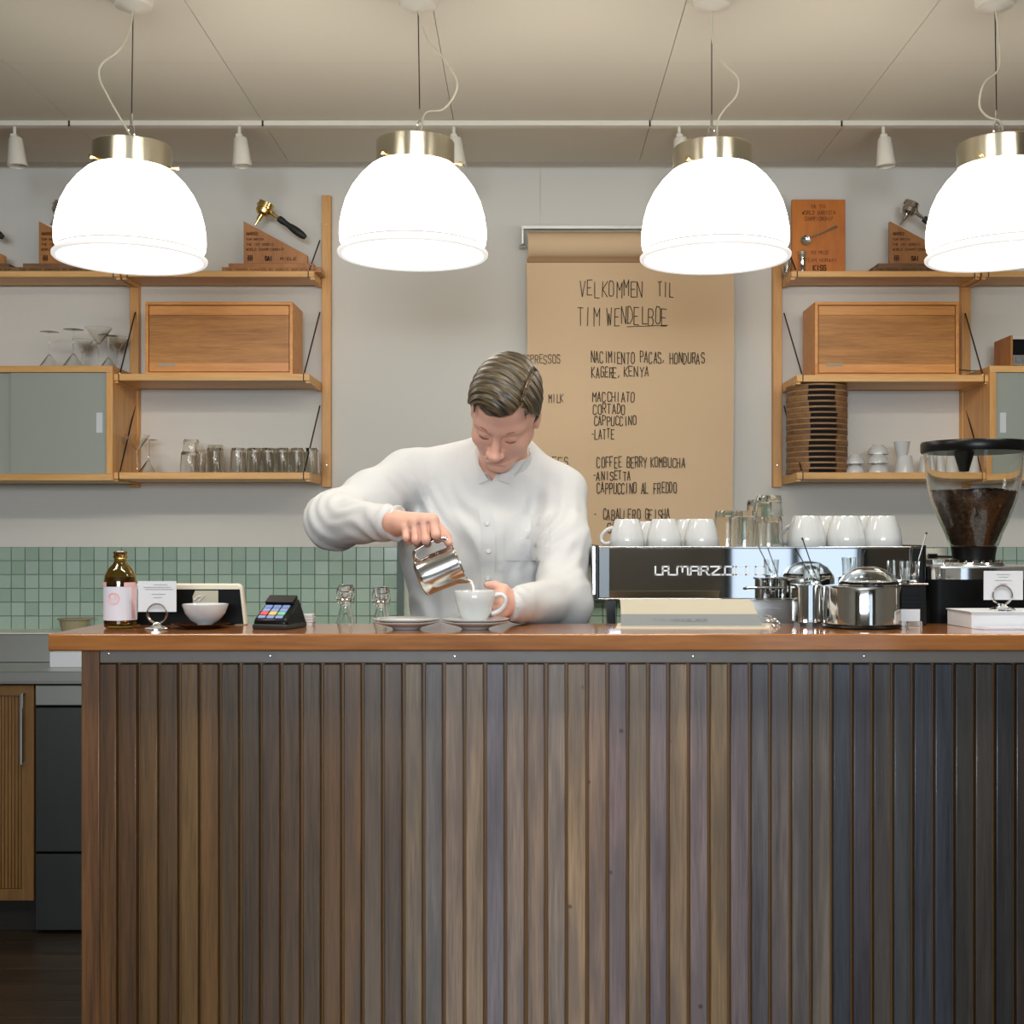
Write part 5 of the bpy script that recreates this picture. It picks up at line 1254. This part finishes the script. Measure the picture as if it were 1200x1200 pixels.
M_skin = plain('skin', srgb(218, 168, 148), .5, var=.05, vscale=14, sss=.06)
M_lid = plain('eyelid_line', srgb(92, 54, 42), .7)
M_lips = plain('lips', srgb(196, 118, 102), .5)
def hair_mat():
    m, nt, b = newmat('combed_hair'); L = nt.links.new
    tc = nt.nodes.new('ShaderNodeTexCoord'); cb2 = nt.nodes.new('ShaderNodeCombineXYZ')
    for k, vec in enumerate(((16, -6, -10), (120, 95, 190), (5, 14, -6))):
        dt = nt.nodes.new('ShaderNodeVectorMath'); dt.operation = 'DOT_PRODUCT'; dt.inputs[1].default_value = vec
        L(tc.outputs['Object'], dt.inputs[0]); L(dt.outputs['Value'], cb2.inputs[k])
    n = nt.nodes.new('ShaderNodeTexNoise'); n.inputs['Scale'].default_value = 1; n.inputs['Detail'].default_value = 3; n.inputs['Distortion'].default_value = .3
    cr = nt.nodes.new('ShaderNodeValToRGB'); cr.color_ramp.elements[0].position = .42; cr.color_ramp.elements[1].position = .72
    cr.color_ramp.elements[0].color = col3(srgb(36, 29, 20)); cr.color_ramp.elements[1].color = col3(srgb(112, 96, 68))
    L(cb2.outputs['Vector'], n.inputs['Vector']); L(n.outputs['Fac'], cr.inputs['Fac']); L(cr.outputs['Color'], b.inputs['Base Color'])
    bp = nt.nodes.new('ShaderNodeBump'); bp.inputs['Strength'].default_value = .35; bp.inputs['Distance'].default_value = .001
    L(n.outputs['Fac'], bp.inputs['Height']); L(bp.outputs['Normal'], b.inputs['Normal']); b.inputs['Roughness'].default_value = .42; return m
M_hair = hair_mat()
M_shirt = plain('white_oxford_cotton', srgb(202, 203, 203), .9, bump=.12, bscale=260)
M_trouser = plain('dark_trousers', srgb(40, 42, 50), .9)
M_shoe = plain('black_shoe', srgb(24, 22, 22), .4)

# head frame -----------------------------------------------------------------
PITCH, YAW, ROLL = .80, -.10, .17
HS = .955                      # overall head scale
HC = Vector((X(591.5, 2.84), 2.84, Z(484, 2.84)))        # point between the ears at eye level
RH = Matrix.Rotation(YAW, 3, 'Z') @ Matrix.Rotation(ROLL, 3, 'Y') @ Matrix.Rotation(PITCH, 3, 'X')
RHn = np.array(RH)
def to_head(x, y, z):
    dx, dy, dz = x-HC.x, y-HC.y, z-HC.z
    R = RHn/HS
    return (R[0,0]*dx+R[1,0]*dy+R[2,0]*dz, R[0,1]*dx+R[1,1]*dy+R[2,1]*dz, R[0,2]*dx+R[1,2]*dy+R[2,2]*dz)
def HW(p): return HC+RH @ (Vector(p)*HS)
def cranium(x, y, z, g=0.0):
    a = ell(x, y, z, (0, .014, .040), (.0745+g, .096+g, .084+g))
    b = ell(x, y, z, (0, -.018, .035), (.066+g, .066+g, .066+g))
    return smin(a, b, .03)
def head_sdf(x, y, z):
    d = cranium(x, y, z)
    d = smin(d, ell(x, y, z, (0, -.022, -.028), (.063, .066, .080)), .03)          # face block
    for s in (-1, 1):
        d = smin(d, cap(x, y, z, (s*.052, -.004, -.050), (s*.020, -.066, -.092), .016, .014), .03)   # jaw line
        d = smin(d, ell(x, y, z, (s*.038, -.060, -.030), (.024, .022, .022)), .025)  # cheeks
        d = smin(d, cap(x, y, z, (s*.012, -.084, .017), (s*.046, -.068, .019), .008, .008), .018)    # brow
    d = smin(d, ell(x, y, z, (0, -.070, -.098), (.022, .018, .017)), .025)           # chin
    d = smin(d, ell(x, y, z, (0, -.076, -.066), (.027, .016, .024)), .02)            # muzzle
    for s in (-1, 1):
        d = smax(d, -ell(x, y, z, (s*.031, -.097, -.001), (.017, .017, .0105)), .012)  # sockets
        d = smin(d, ell(x, y, z, (s*.031, -.0745, -.003), (.0145, .0125, .0115)), .006) # lids
        d = smax(d, -cap(x, y, z, (s*.019, -.0885, -.0085), (s*.043, -.0830, -.0080), .0013, .0013), .003)  # lid crease
    n = cap(x, y, z, (0, -.086, .010), (0, -.1105, -.037), .0070, .0120)
    n = smin(n, ell(x, y, z, (0, -.112, -.040), (.0125, .0115, .0105)), .008)
    for s in (-1, 1):
        n = smin(n, ell(x, y, z, (s*.0145, -.100, -.0415), (.0080, .011, .0080)), .006)
    d = smin(d, n, .010)
    for s in (-1, 1):
        d = smax(d, -ell(x, y, z, (s*.0065, -.105, -.0485), (.0032, .005, .0035)), .003)
        d = smax(d, -cap(x, y, z, (s*.018, -.0960, -.045), (s*.030, -.082, -.068), .0022, .0015), .008)
    d = smin(d, cap(x, y, z, (-.019, -.0885, -.0655), (.019, -.0885, -.0655), .0038, .0038), .006)
    d = smin(d, cap(x, y, z, (-.016, -.0885, -.0765), (.016, -.0885, -.0765), .0050, .0050), .006)
    d = smax(d, -cap(x, y, z, (-.025, -.0895, -.0708), (.025, -.0895, -.0708), .0016, .0016), .004)
    d = smax(d, -ell(x, y, z, (0, -.094, -.0865), (.016, .006, .004)), .008)
    for s in (-1, 1):                                                                # ears
        e = ell(x, y, z, (s*.0765, .014, -.010), (.0075, .019, .031))
        e = smax(e, -ell(x, y, z, (s*.084, .010, -.008), (.005, .011, .020)), .005)
        d = smin(d, e, .008)
    return d
# neck from the head down into the collar
NB = Vector((-.066, 2.965, 1.535)); NT = HW((0, .040, -.050))
def head_neck(x, y, z):
    hx_, hy_, hz_ = to_head(x, y, z)
    d = head_sdf(hx_, hy_, hz_)
    n = cap(x, y, z, tuple(NT), tuple(NB), .052, .056)
    n = smin(n, cap(x, y, z, tuple(HW((0, -.012, -.085))), tuple(NB+Vector((0, -.015, .0))), .026, .032), .04)
    return smin(d, n, .022)

# hands ----------------------------------------------------------------------
def hp(px, py, D): return np.array(P(px, py, D))
def hand_pour(x, y, z):
    """fist around the pitcher handle: knuckles up, four fingers curling down and back, thumb to the right"""
    w_ = hp(464, 613, 2.545)
    d = cap(x, y, z, hp(452, 612, 2.572), w_, .025, .026)
    pm = [(476, 619, 2.478), (485.5, 612.5, 2.470), (496, 609.5, 2.466), (507, 609.5, 2.468)]
    rr_ = [.0095, .0105, .0115, .0115]
    for q, r in zip(pm, rr_): d = smin(d, cap(x, y, z, w_+np.array([0, -.012, 0]), hp(*q), .018, r*1.05), .014)
    d = smin(d, ell(x, y, z, hp(484, 617, 2.505), (.032, .022, .018)), .014)
    pip = [(476.5, 630, 2.462), (487.5, 632.5, 2.456), (499, 632.5, 2.452), (511, 627, 2.452)]
    dip = [(480, 634, 2.482), (489.5, 636.5, 2.478), (500.5, 636.5, 2.474), (512.5, 631.5, 2.472)]
    tip = [(483, 628, 2.494), (492, 629, 2.493), (503, 629, 2.492), (514, 627, 2.490)]
    fr_ = [.0078, .0086, .0092, .0090]
    F_ = None
    for a, b, c, t, r in zip(pm, pip, dip, tip, fr_):
        g = cap(x, y, z, hp(*a), hp(*b), r*1.15, r*1.0)
        g = smin(g, cap(x, y, z, hp(*b), hp(*c), r*1.0, r*.92), .003)
        g = smin(g, cap(x, y, z, hp(*c), hp(*t), r*.92, r*.8), .003)
        F_ = g if F_ is None else smin(F_, g, .0016)
    d = smin(d, F_, .006)
    t0, t1, t2, t3 = hp(492, 619, 2.512), hp(512, 618, 2.490), hp(522, 628, 2.478), hp(526, 636.5, 2.470)
    T_ = smin(cap(x, y, z, t0, t1, .015, .0115), cap(x, y, z, t1, t2, .0112, .0098), .006)
    T_ = smin(T_, cap(x, y, z, t2, t3, .0098, .0080), .004)
    d = smin(d, T_, .007)
    for q in pm: d = smin(d, sph(x, y, z, hp(q[0], q[1]-.5, q[2]-.001), .0078), .006)
    for a, b in zip(pm, pm[1:]):
        m_ = [(a[i]+b[i])/2 for i in range(3)]
        d = smax(d, -cap(x, y, z, hp(m_[0], m_[1]+4, m_[2]-.012), hp(m_[0]+1, m_[1]+22, m_[2]-.016), .0018, .0024), .004)
    return d
def hand_cup(x, y, z):
    """hand behind the cup's right side: thumb along the rim, fingers under the handle"""
    w_ = hp(601, 708, 2.505)
    d = cap(x, y, z, hp(611, 710.5, 2.545), w_, .019, .0225)
    d = smin(d, cap(x, y, z, w_, hp(590, 703, 2.486), .023, .019), .014)
    ks = [(588, 697, 2.472), (588.5, 704, 2.470), (589, 711, 2.470), (590, 717.5, 2.474)]
    for q in ks: d = smin(d, cap(x, y, z, w_, hp(*q), .016, .0095), .010)
    F_ = None
    pip = [(581, 699, 2.474), (580, 705.5, 2.474), (579, 713, 2.474), (580.5, 719.5, 2.476)]
    tip = [(566, 700, 2.490), (564, 707, 2.490), (564, 714, 2.490), (568, 720, 2.488)]
    for a, b, c in zip(ks, pip, tip):
        g = smin(cap(x, y, z, hp(*a), hp(*b), .0088, .0080), cap(x, y, z, hp(*b), hp(*c), .0080, .0065), .004)
        F_ = g if F_ is None else smin(F_, g, .0016)
    d = smin(d, F_, .006)
    t0, t1, t2, t3 = hp(597, 700, 2.495), hp(590, 691, 2.482), hp(580, 686.5, 2.484), hp(571, 685.5, 2.486)
    T_ = smin(cap(x, y, z, t0, t1, .014, .0105), cap(x, y, z, t1, t2, .0105, .0088), .006)
    T_ = smin(T_, cap(x, y, z, t2, t3, .0088, .0068), .004)
    return smin(d, T_, .008)

# torso and limb joints --------------------------------------------------------
SR = (-.283, 2.975, 1.532); SL = (.070, 2.965, 1.500)
ER = (-.425, 2.79, 1.432); EL = (.073, 2.76, 1.258)
WR = tuple(hp(460, 613, 2.56)); WL = tuple(hp(604, 709.5, 2.525))
def core_body(x, y, z):
    d = cap(x, y, z, (-.10, 3.0, 1.42), (-.09, 3.02, 1.05), .105, .10)
    for S_, E_, W_ in ((SR, ER, WR), (SL, EL, WL)):
        d = smin(d, cap(x, y, z, (-.1, 3.0, 1.50), S_, .055, .045), .04)
        d = smin(d, cap(x, y, z, S_, E_, .040, .030), .02); d = smin(d, cap(x, y, z, E_, W_, .029, .021), .02)
    d = smin(d, cap(x, y, z, tuple(NB), (-.1, 3.0, 1.45), .05, .07), .04)
    d = smin(d, ell(x, y, z, (-.085, 3.03, .98), (.155, .11, .12)), .05)
    for s, kx, fx in ((-1, -.19, -.2), (1, .02, .03)):
        d = smin(d, cap(x, y, z, (-.085+s*.085, 3.03, .95), (kx, 3.02, .52), .078, .056), .03)
        d = smin(d, cap(x, y, z, (kx, 3.02, .52), (fx, 3.06, .09), .056, .038), .02)
        d = smin(d, cap(x, y, z, (fx, 3.06, .06), (fx-.01, 2.92, .035), .034, .03), .02)
    return d
def join(parts):
    vs, fs, n = [], [], 0
    for v, f in parts: vs.append(v); fs.append(f+n); n += len(v)
    return np.concatenate(vs), np.concatenate(fs)
hv = nets(head_neck, (HC.x-.13, 2.68, 1.50), (HC.x+.13, 3.05, 1.86), .0024)
r1 = nets(hand_pour, tuple(np.array(P(432, 660, 2.5))-np.array([0, .09, 0])), tuple(np.array(P(534, 585, 2.5))+np.array([0, .13, 0])), .0016)
l1 = nets(hand_cup, tuple(np.array(P(555, 742, 2.5))-np.array([0, .07, 0])), tuple(np.array(P(624, 668, 2.5))+np.array([0, .10, 0])), .0016)
cb_ = nets(core_body, (-.52, 2.45, -.0), (.20, 3.20, 1.66), .011)
person = thing('person', (-.085, 3.0, 0), 'man in a white button-down shirt bowing his head and pouring milk from a pitcher', 'person')
body = part('body', join([hv, r1, l1, cb_]), M_skin, person, angle=180)

# hair shell with combed grooves and a side parting ------------------------------
def hair_sdf(x, y, z):
    wx_, wy_, wz_ = x, y, z
    x, y, z = to_head(x, y, z)
    front = np.clip((-.02-y)/.06, 0, 1)
    g = .0075+.0065*np.clip((z-.04)/.08, 0, 1)+.004*front*np.clip((z-.05)/.04, 0, 1)
    a = ell(x, y, z, (0, .014, .040), (.0775, .099, .087)); b = ell(x, y, z, (0, -.018, .035), (.069, .069, .069))
    d = smin(a, b, .03)-(g-.003)
    u = x*.80-y*.35-z*.30; v = wx_*.5+wy_*.4+wz_*.78                 # v runs across the combed locks
    d = d+.0006*np.sin(v*900+3*np.sin(u*40))+.0010*np.sin(v*330+2.5*np.sin(u*50))
    xp = .050                                                        # parting line
    d = d+.006*np.exp(-((x-xp-(y+.02)*.10)/.0028)**2)*(y < .05)
    # hairline: forehead, temple, sideburn, nape
    ax_ = np.abs(x)
    hl = .067+.006*np.clip((x+.01)/.05, -1, 1)+.012*np.exp(-((ax_-.048)/.016)**2)
    side = np.clip((ax_-.056)/.012, 0, 1)
    low = np.where(y > .028, -.055, np.where(y > -.004, .012, -.022))
    lim = hl*(1-side)+low*side
    lim = np.where(y > .03, -.055, lim)
    # on the flanks hair only starts behind the temple
    tem = smax(side*0+(-(y+.040)), z*0-1, .001)
    m1 = lim-z
    m2 = np.where(side > .4, -(y+.024)-np.clip((z-.03)*1.1, -.012, .05), -1.0)
    return smax(d, smax(m1, m2, .006), .004)
hh = nets(hair_sdf, (HC.x-.14, 2.68, 1.56), (HC.x+.14, 3.03, 1.88), .0022)
part('hair', hh, M_hair, person, label='short combed dark blond hair with a side parting', angle=180)
# pale scalp line of the parting, found on the hair surface
pp = []
for y_ in np.linspace(-.052, .034, 14):
    x_ = .050+(y_+.02)*.10; zs_ = np.linspace(.145, .03, 160)
    W_ = [HW((x_, float(y_), float(q))) for q in zs_]
    v = hair_sdf(np.array([q.x for q in W_]), np.array([q.y for q in W_]), np.array([q.z for q in W_])); k = int(np.argmax(v < 0))
    if v.min() < 0: pp.append(W_[k])
if len(pp) > 3: part('parting', MB().tube(pp, .0014, 6), plain('scalp', srgb(196, 160, 132), .6), person, label='pale parting line')
# lid lines and brows
lm = MB()
for s in (-1, 1):
    lm.tube([HW((s*(.0185+.0245*t), -.0862+.0045*t*t-.0022*math.sin(t*PI), -.0088-.0012*math.sin(t*PI))) for t in np.linspace(0, 1, 9)], [.0005, .0009, .0011, .0012, .0012, .0012, .0011, .0009, .0005], 6)
part('eyelash', lm, M_lid, person)
bm2 = MB()
for s in (-1, 1): bm2.tube([HW((s*(.014+.034*t), -.0925+.016*t*t, .0165+.006*math.sin(t*2.6))) for t in np.linspace(0, 1, 8)], [.0012, .0020, .0024, .0024, .0022, .002, .0015, .0006], 6, flat=.5)
part('eyebrow', bm2, plain('brow', srgb(150, 104, 80), .9), person)

# shirt -------------------------------------------------------------------------
def shirt_sdf(x, y, z):
    d = ell(x, y, z, (-.105, 3.0, 1.40), (.195, .125, .19))
    t = np.sqrt(((x+.098)/1.42)**2+((y-3.0)/1.0)**2)-.128; t = smax(t, z-1.42, .05)
    d = smin(d, smax(t, 1.0-z, .02), .05)
    d = smin(d, cap(x, y, z, (-.060, 3.035, 1.572), (SR[0]+.01, SR[1], SR[2]), .072, .064), .05)
    d = smin(d, cap(x, y, z, (-.060, 3.035, 1.567), SL, .072, .060), .05)
    d = smin(d, cap(x, y, z, (-.066, 2.955, 1.505), (-.085, 2.93, 1.40), .073, .07), .05)
    mR = ((SR[0]+ER[0])/2, (SR[1]+ER[1])/2, (SR[2]+ER[2])/2)
    aR = smin(cap(x, y, z, SR, mR, .066, .061), cap(x, y, z, mR, ER, .061, .055), .03)
    # forearm sleeve
    cR = tuple(hp(465, 613.5, 2.545))
    fR = cap(x, y, z, ER, cR, .056, .0335)
    cut = (x-cR[0])*.92+(y-cR[1])*-.38+(z-cR[2])*-.08
    fR = smax(fR, cut, .004)
    fR = smin(fR, smax(cap(x, y, z, tuple(np.array(cR)+.22*(np.array(ER)-np.array(cR))), cR, .0375, .0345), cut, .003), .002)
    aR = smin(aR, fR, .045)
    mL = ((SL[0]+EL[0])/2+.004, (SL[1]+EL[1])/2, (SL[2]+EL[2])/2)
    aL = smin(cap(x, y, z, SL, mL, .062, .058), cap(x, y, z, mL, EL, .058, .058), .03)
    cL = tuple(hp(597, 709.5, 2.50))
    fL = cap(x, y, z, EL, cL, .056, .0330)
    cut = (x-cL[0])*-.94+(y-cL[1])*-.34+(z-cL[2])*.05
    fL = smax(fL, cut, .004)
    aL = smin(aL, fL, .045)
    d = smin(d, aR, .030); d = smin(d, aL, .022)
    # cloth folds
    def fold(u, amp, sharp=1.0): return amp*(np.abs(np.sin(u))**1.5-.5)
    nz = np.sin(x*23+1.3)*np.cos(z*19)+np.sin(y*27+z*11)
    wa = np.exp(-((x-ER[0])**2+(y-ER[1])**2+(z-ER[2])**2)/.012)
    d = d+wa*fold((x*.9+z*.8-y*.5)*62+nz*2.0, .0055)
    wf = np.exp(-(((x+.335)/.07)**2+((z-1.43)/.05)**2))
    d = d+wf*fold((x*.45+z)*78+nz*2.0, .0045)
    wl = np.exp(-((x-.095)**2+(y-2.85)**2*1.2+(z-1.27)**2)/.014)
    d = d+wl*fold((-x*.8+z*.9)*66+nz*2.0, .0060)
    wt = np.exp(-(((x+.245)/.07)**2+((z-1.47)/.09)**2))
    d = d+wt*fold((x*1.2+z*.5)*70+nz*1.4, .0075)
    wt = np.exp(-(((x-.045)/.06)**2+((z-1.40)/.10)**2))
    d = d+wt*fold((x*.9-z*.55)*75+nz*1.4, .0085)
    wt = np.exp(-(((x+.12)/.14)**2+((z-1.33)/.16)**2))
    d = d+wt*fold((x+z*.12)*48+nz*1.8, .0075)
    d = d+.0012*np.sin(x*70+nz)*np.cos(z*60+nz)
    # neck opening
    hole = cap(x, y, z, tuple(NT), tuple(NB+Vector((-.002, -.028, -.015))), .054, .052)
    d = smax(d, -smax(hole, 1.545-z-(y-2.9)*.2, .01), .006)
    vcut = smax(np.abs(x+.083)-(z-1.520)*.42, y-2.925, .003)
    return smax(d, -vcut, .004)
sv = nets(shirt_sdf, (-.53, 2.45, 1.02), (.20, 3.20, 1.68), .0055)
shirt = part('shirt', sv, M_shirt, person, label='long-sleeved white button-down shirt', angle=180)
sl_ = {}
def front_y(x, z, y0=2.70, y1=3.02, off=.0):     # first hit of the shirt front along y, for trims lying on it
    ys_ = np.linspace(y0, y1, 240, dtype=np.float32)
    v = shirt_sdf(np.full(240, x, np.float32), ys_, np.full(240, z, np.float32)); i = np.argmax(v < 0)
    return float(ys_[i])-off if v.min() < 0 else None
def strip(pts, wid, t, m, name, parent, label=None):   # cloth band following the shirt front; pts in (x,z)
    mb = MB(); prev = None
    for (x, z) in pts:
        ys4 = [front_y(x+s*wid/2, z) or 2.9 for s in (-1, 1)]
        mb.v += [(x-wid/2, ys4[0]-t, z), (x+wid/2, ys4[1]-t, z), (x+wid/2, ys4[1]+.004, z), (x-wid/2, ys4[0]+.004, z)]
    for k in range(len(pts)-1):
        a = 4*k
        for q in range(4): mb.f.append([a+q, a+(q+1) % 4, a+4+(q+1) % 4, a+4+q])
    n_ = len(mb.v); mb.f += [[3, 2, 1, 0], [n_-4, n_-3, n_-2, n_-1]]
    return part(name, mb, m, parent, label=label)
plx = [(-.098+.012*t+.004*math.sin(t*6), 1.465-.26*t) for t in np.linspace(0, 1, 22)]
strip(plx, .030, .0022, M_shirt, 'placket', shirt)
for k in range(4):
    x, z = plx[3+5*k]; y_ = front_y(x, z)-.003
    part('button', MB().lathe([(0, .0022), (.0045, .0022), (.0055, 0)], seg=14, M=Matrix.Translation((x, y_, z)) @ Matrix.Rotation(PI/2, 4, 'X')), plain('shirt_button', srgb(190, 190, 186), .3), shirt)
# chest pocket
pk2 = [(X(592, 2.87)+.10*u, Z(602, 2.87)-.105*v) for v in np.linspace(0, 1, 8) for u in np.linspace(0, 1, 8)]
mb = MB(); N_ = 64
ysp = [front_y(x, z) or 2.88 for x, z in pk2]
for (x, z), y_ in zip(pk2, ysp): mb.v.append((x, y_-.0018, z))
for (x, z), y_ in zip(pk2, ysp): mb.v.append((x, y_+.004, z))
for j in range(7):
    for i in range(7):
        a = j*8+i; mb.f += [[a, a+1, a+9, a+8], [N_+a, N_+a+8, N_+a+9, N_+a+1]]
for i in range(7):
    mb.f += [[i, N_+i, N_+i+1, i+1], [56+i, 57+i, N_+57+i, N_+56+i], [i*8, i*8+8, N_+i*8+8, N_+i*8], [i*8+7, N_+i*8+7, N_+i*8+15, i*8+15]]
part('chest_pocket', mb, M_shirt, shirt)
# collar: band round the neck plus two points lying on the chest
def collar_sdf(x, y, z):
    a = np.array(NT); b = np.array(NB); d_ = b-a; L_ = math.sqrt(float(d_@d_))
    t = ((x-a[0])*d_[0]+(y-a[1])*d_[1]+(z-a[2])*d_[2])/L_
    ring = np.abs(cap(x, y, z, tuple(a), tuple(b+d_*.3), .058, .069))-.0026
    zc_ = 1.530+(y-2.90)*.42
    ring = smax(ring, smax(zc_-z, z-zc_-.044, .006), .004)
    # V opening at the front
    wedge = smax(np.abs(x+.085-(z-1.50)*.06)-(.006+np.clip(z-1.52, 0, 1)*.60), y-2.93, .004)
    return smax(ring, -wedge, .003)
cv = nets(collar_sdf, (-.20, 2.80, 1.47), (.07, 3.10, 1.68), .0024)
collar = part('collar', cv, M_shirt, shirt, angle=180)
def flap(pts, name):                        # cloth point lying on collar and chest, each vertex set on whatever is frontmost
    def fy(x, z):
        ys_ = np.linspace(2.74, 3.0, 260, dtype=np.float32); a = np.full(260, x, np.float32); b = np.full(260, z, np.float32)
        v = np.minimum(shirt_sdf(a, ys_, b), collar_sdf(a, ys_, b)); k = int(np.argmax(v < 0)); return float(ys_[k]) if v.min() < 0 else 2.92
    ring = [(X(px, 2.87), Z(py, 2.87)) for px, py in pts]; cx = sum(a for a, _ in ring)/len(ring); cz = sum(b for _, b in ring)/len(ring)
    fine = []
    for (a, b), (c, d) in zip(ring, ring[1:]+ring[:1]):
        for t in (0, .34, .67): fine.append((a+(c-a)*t, b+(d-b)*t))
    vs = [(cx, fy(cx, cz)-.0045, cz)]+[(cx+(a-cx)*.5, fy(cx+(a-cx)*.5, cz+(b-cz)*.5)-.0045, cz+(b-cz)*.5) for a, b in fine]+[(a, fy(a, b)-.0035, b) for a, b in fine]
    m_ = len(fine); mb = MB(); n_ = len(vs)
    mb.v = vs+[(a, b+.003, c) for a, b, c in vs]
    for k in range(m_):
        k2 = (k+1) % m_
        for o_, r_ in ((0, 1), (n_, -1)):
            for q in ([0, 1+k, 1+k2], [1+k, 1+m_+k, 1+m_+k2, 1+k2]): mb.f.append([v+o_ for v in q][::r_])
        mb.f.append([1+m_+k, n_+1+m_+k, n_+1+m_+k2, 1+m_+k2])
    fl = part(name, mb, M_shirt, shirt, label='button-down collar point', angle=60); return fl
flap([(549, 522), (556, 519), (569, 546), (572.5, 562), (561, 567), (551, 547)], 'collar_point')
flap([(619, 521), (625, 526), (609, 551), (596, 567), (584, 562), (588, 549)], 'collar_point')

# trousers and shoes (below the bar top, out of the photograph's sight)
def trouser_sdf(x, y, z):
    d = ell(x, y, z, (-.085, 3.03, .98), (.175, .125, .14))
    for s, kx, fx in ((-1, -.19, -.2), (1, .02, .03)):
        d = smin(d, cap(x, y, z, (-.085+s*.085, 3.03, .95), (kx, 3.02, .52), .092, .072), .03)
        d = smin(d, cap(x, y, z, (kx, 3.02, .52), (fx, 3.06, .10), .072, .058), .02)
    return smax(smax(d, z-1.045, .005), .075-z, .005)
part('trousers', nets(trouser_sdf, (-.40, 2.86, .04), (.24, 3.20, 1.10), .011), M_trouser, person, label='dark trousers', angle=180)
for fx in (-.2, .03):
    def shoe_sdf(x, y, z, fx=fx):
        d = smin(cap(x, y, z, (fx, 3.08, .050), (fx-.012, 2.90, .040), .044, .042), sph(x, y, z, (fx, 3.07, .08), .048), .03)
        return smax(d, .001-z, .004)
    part('shoe', nets(shoe_sdf, (fx-.08, 2.82, -.01), (fx+.07, 3.16, .15), .006), M_shoe, person, angle=180)
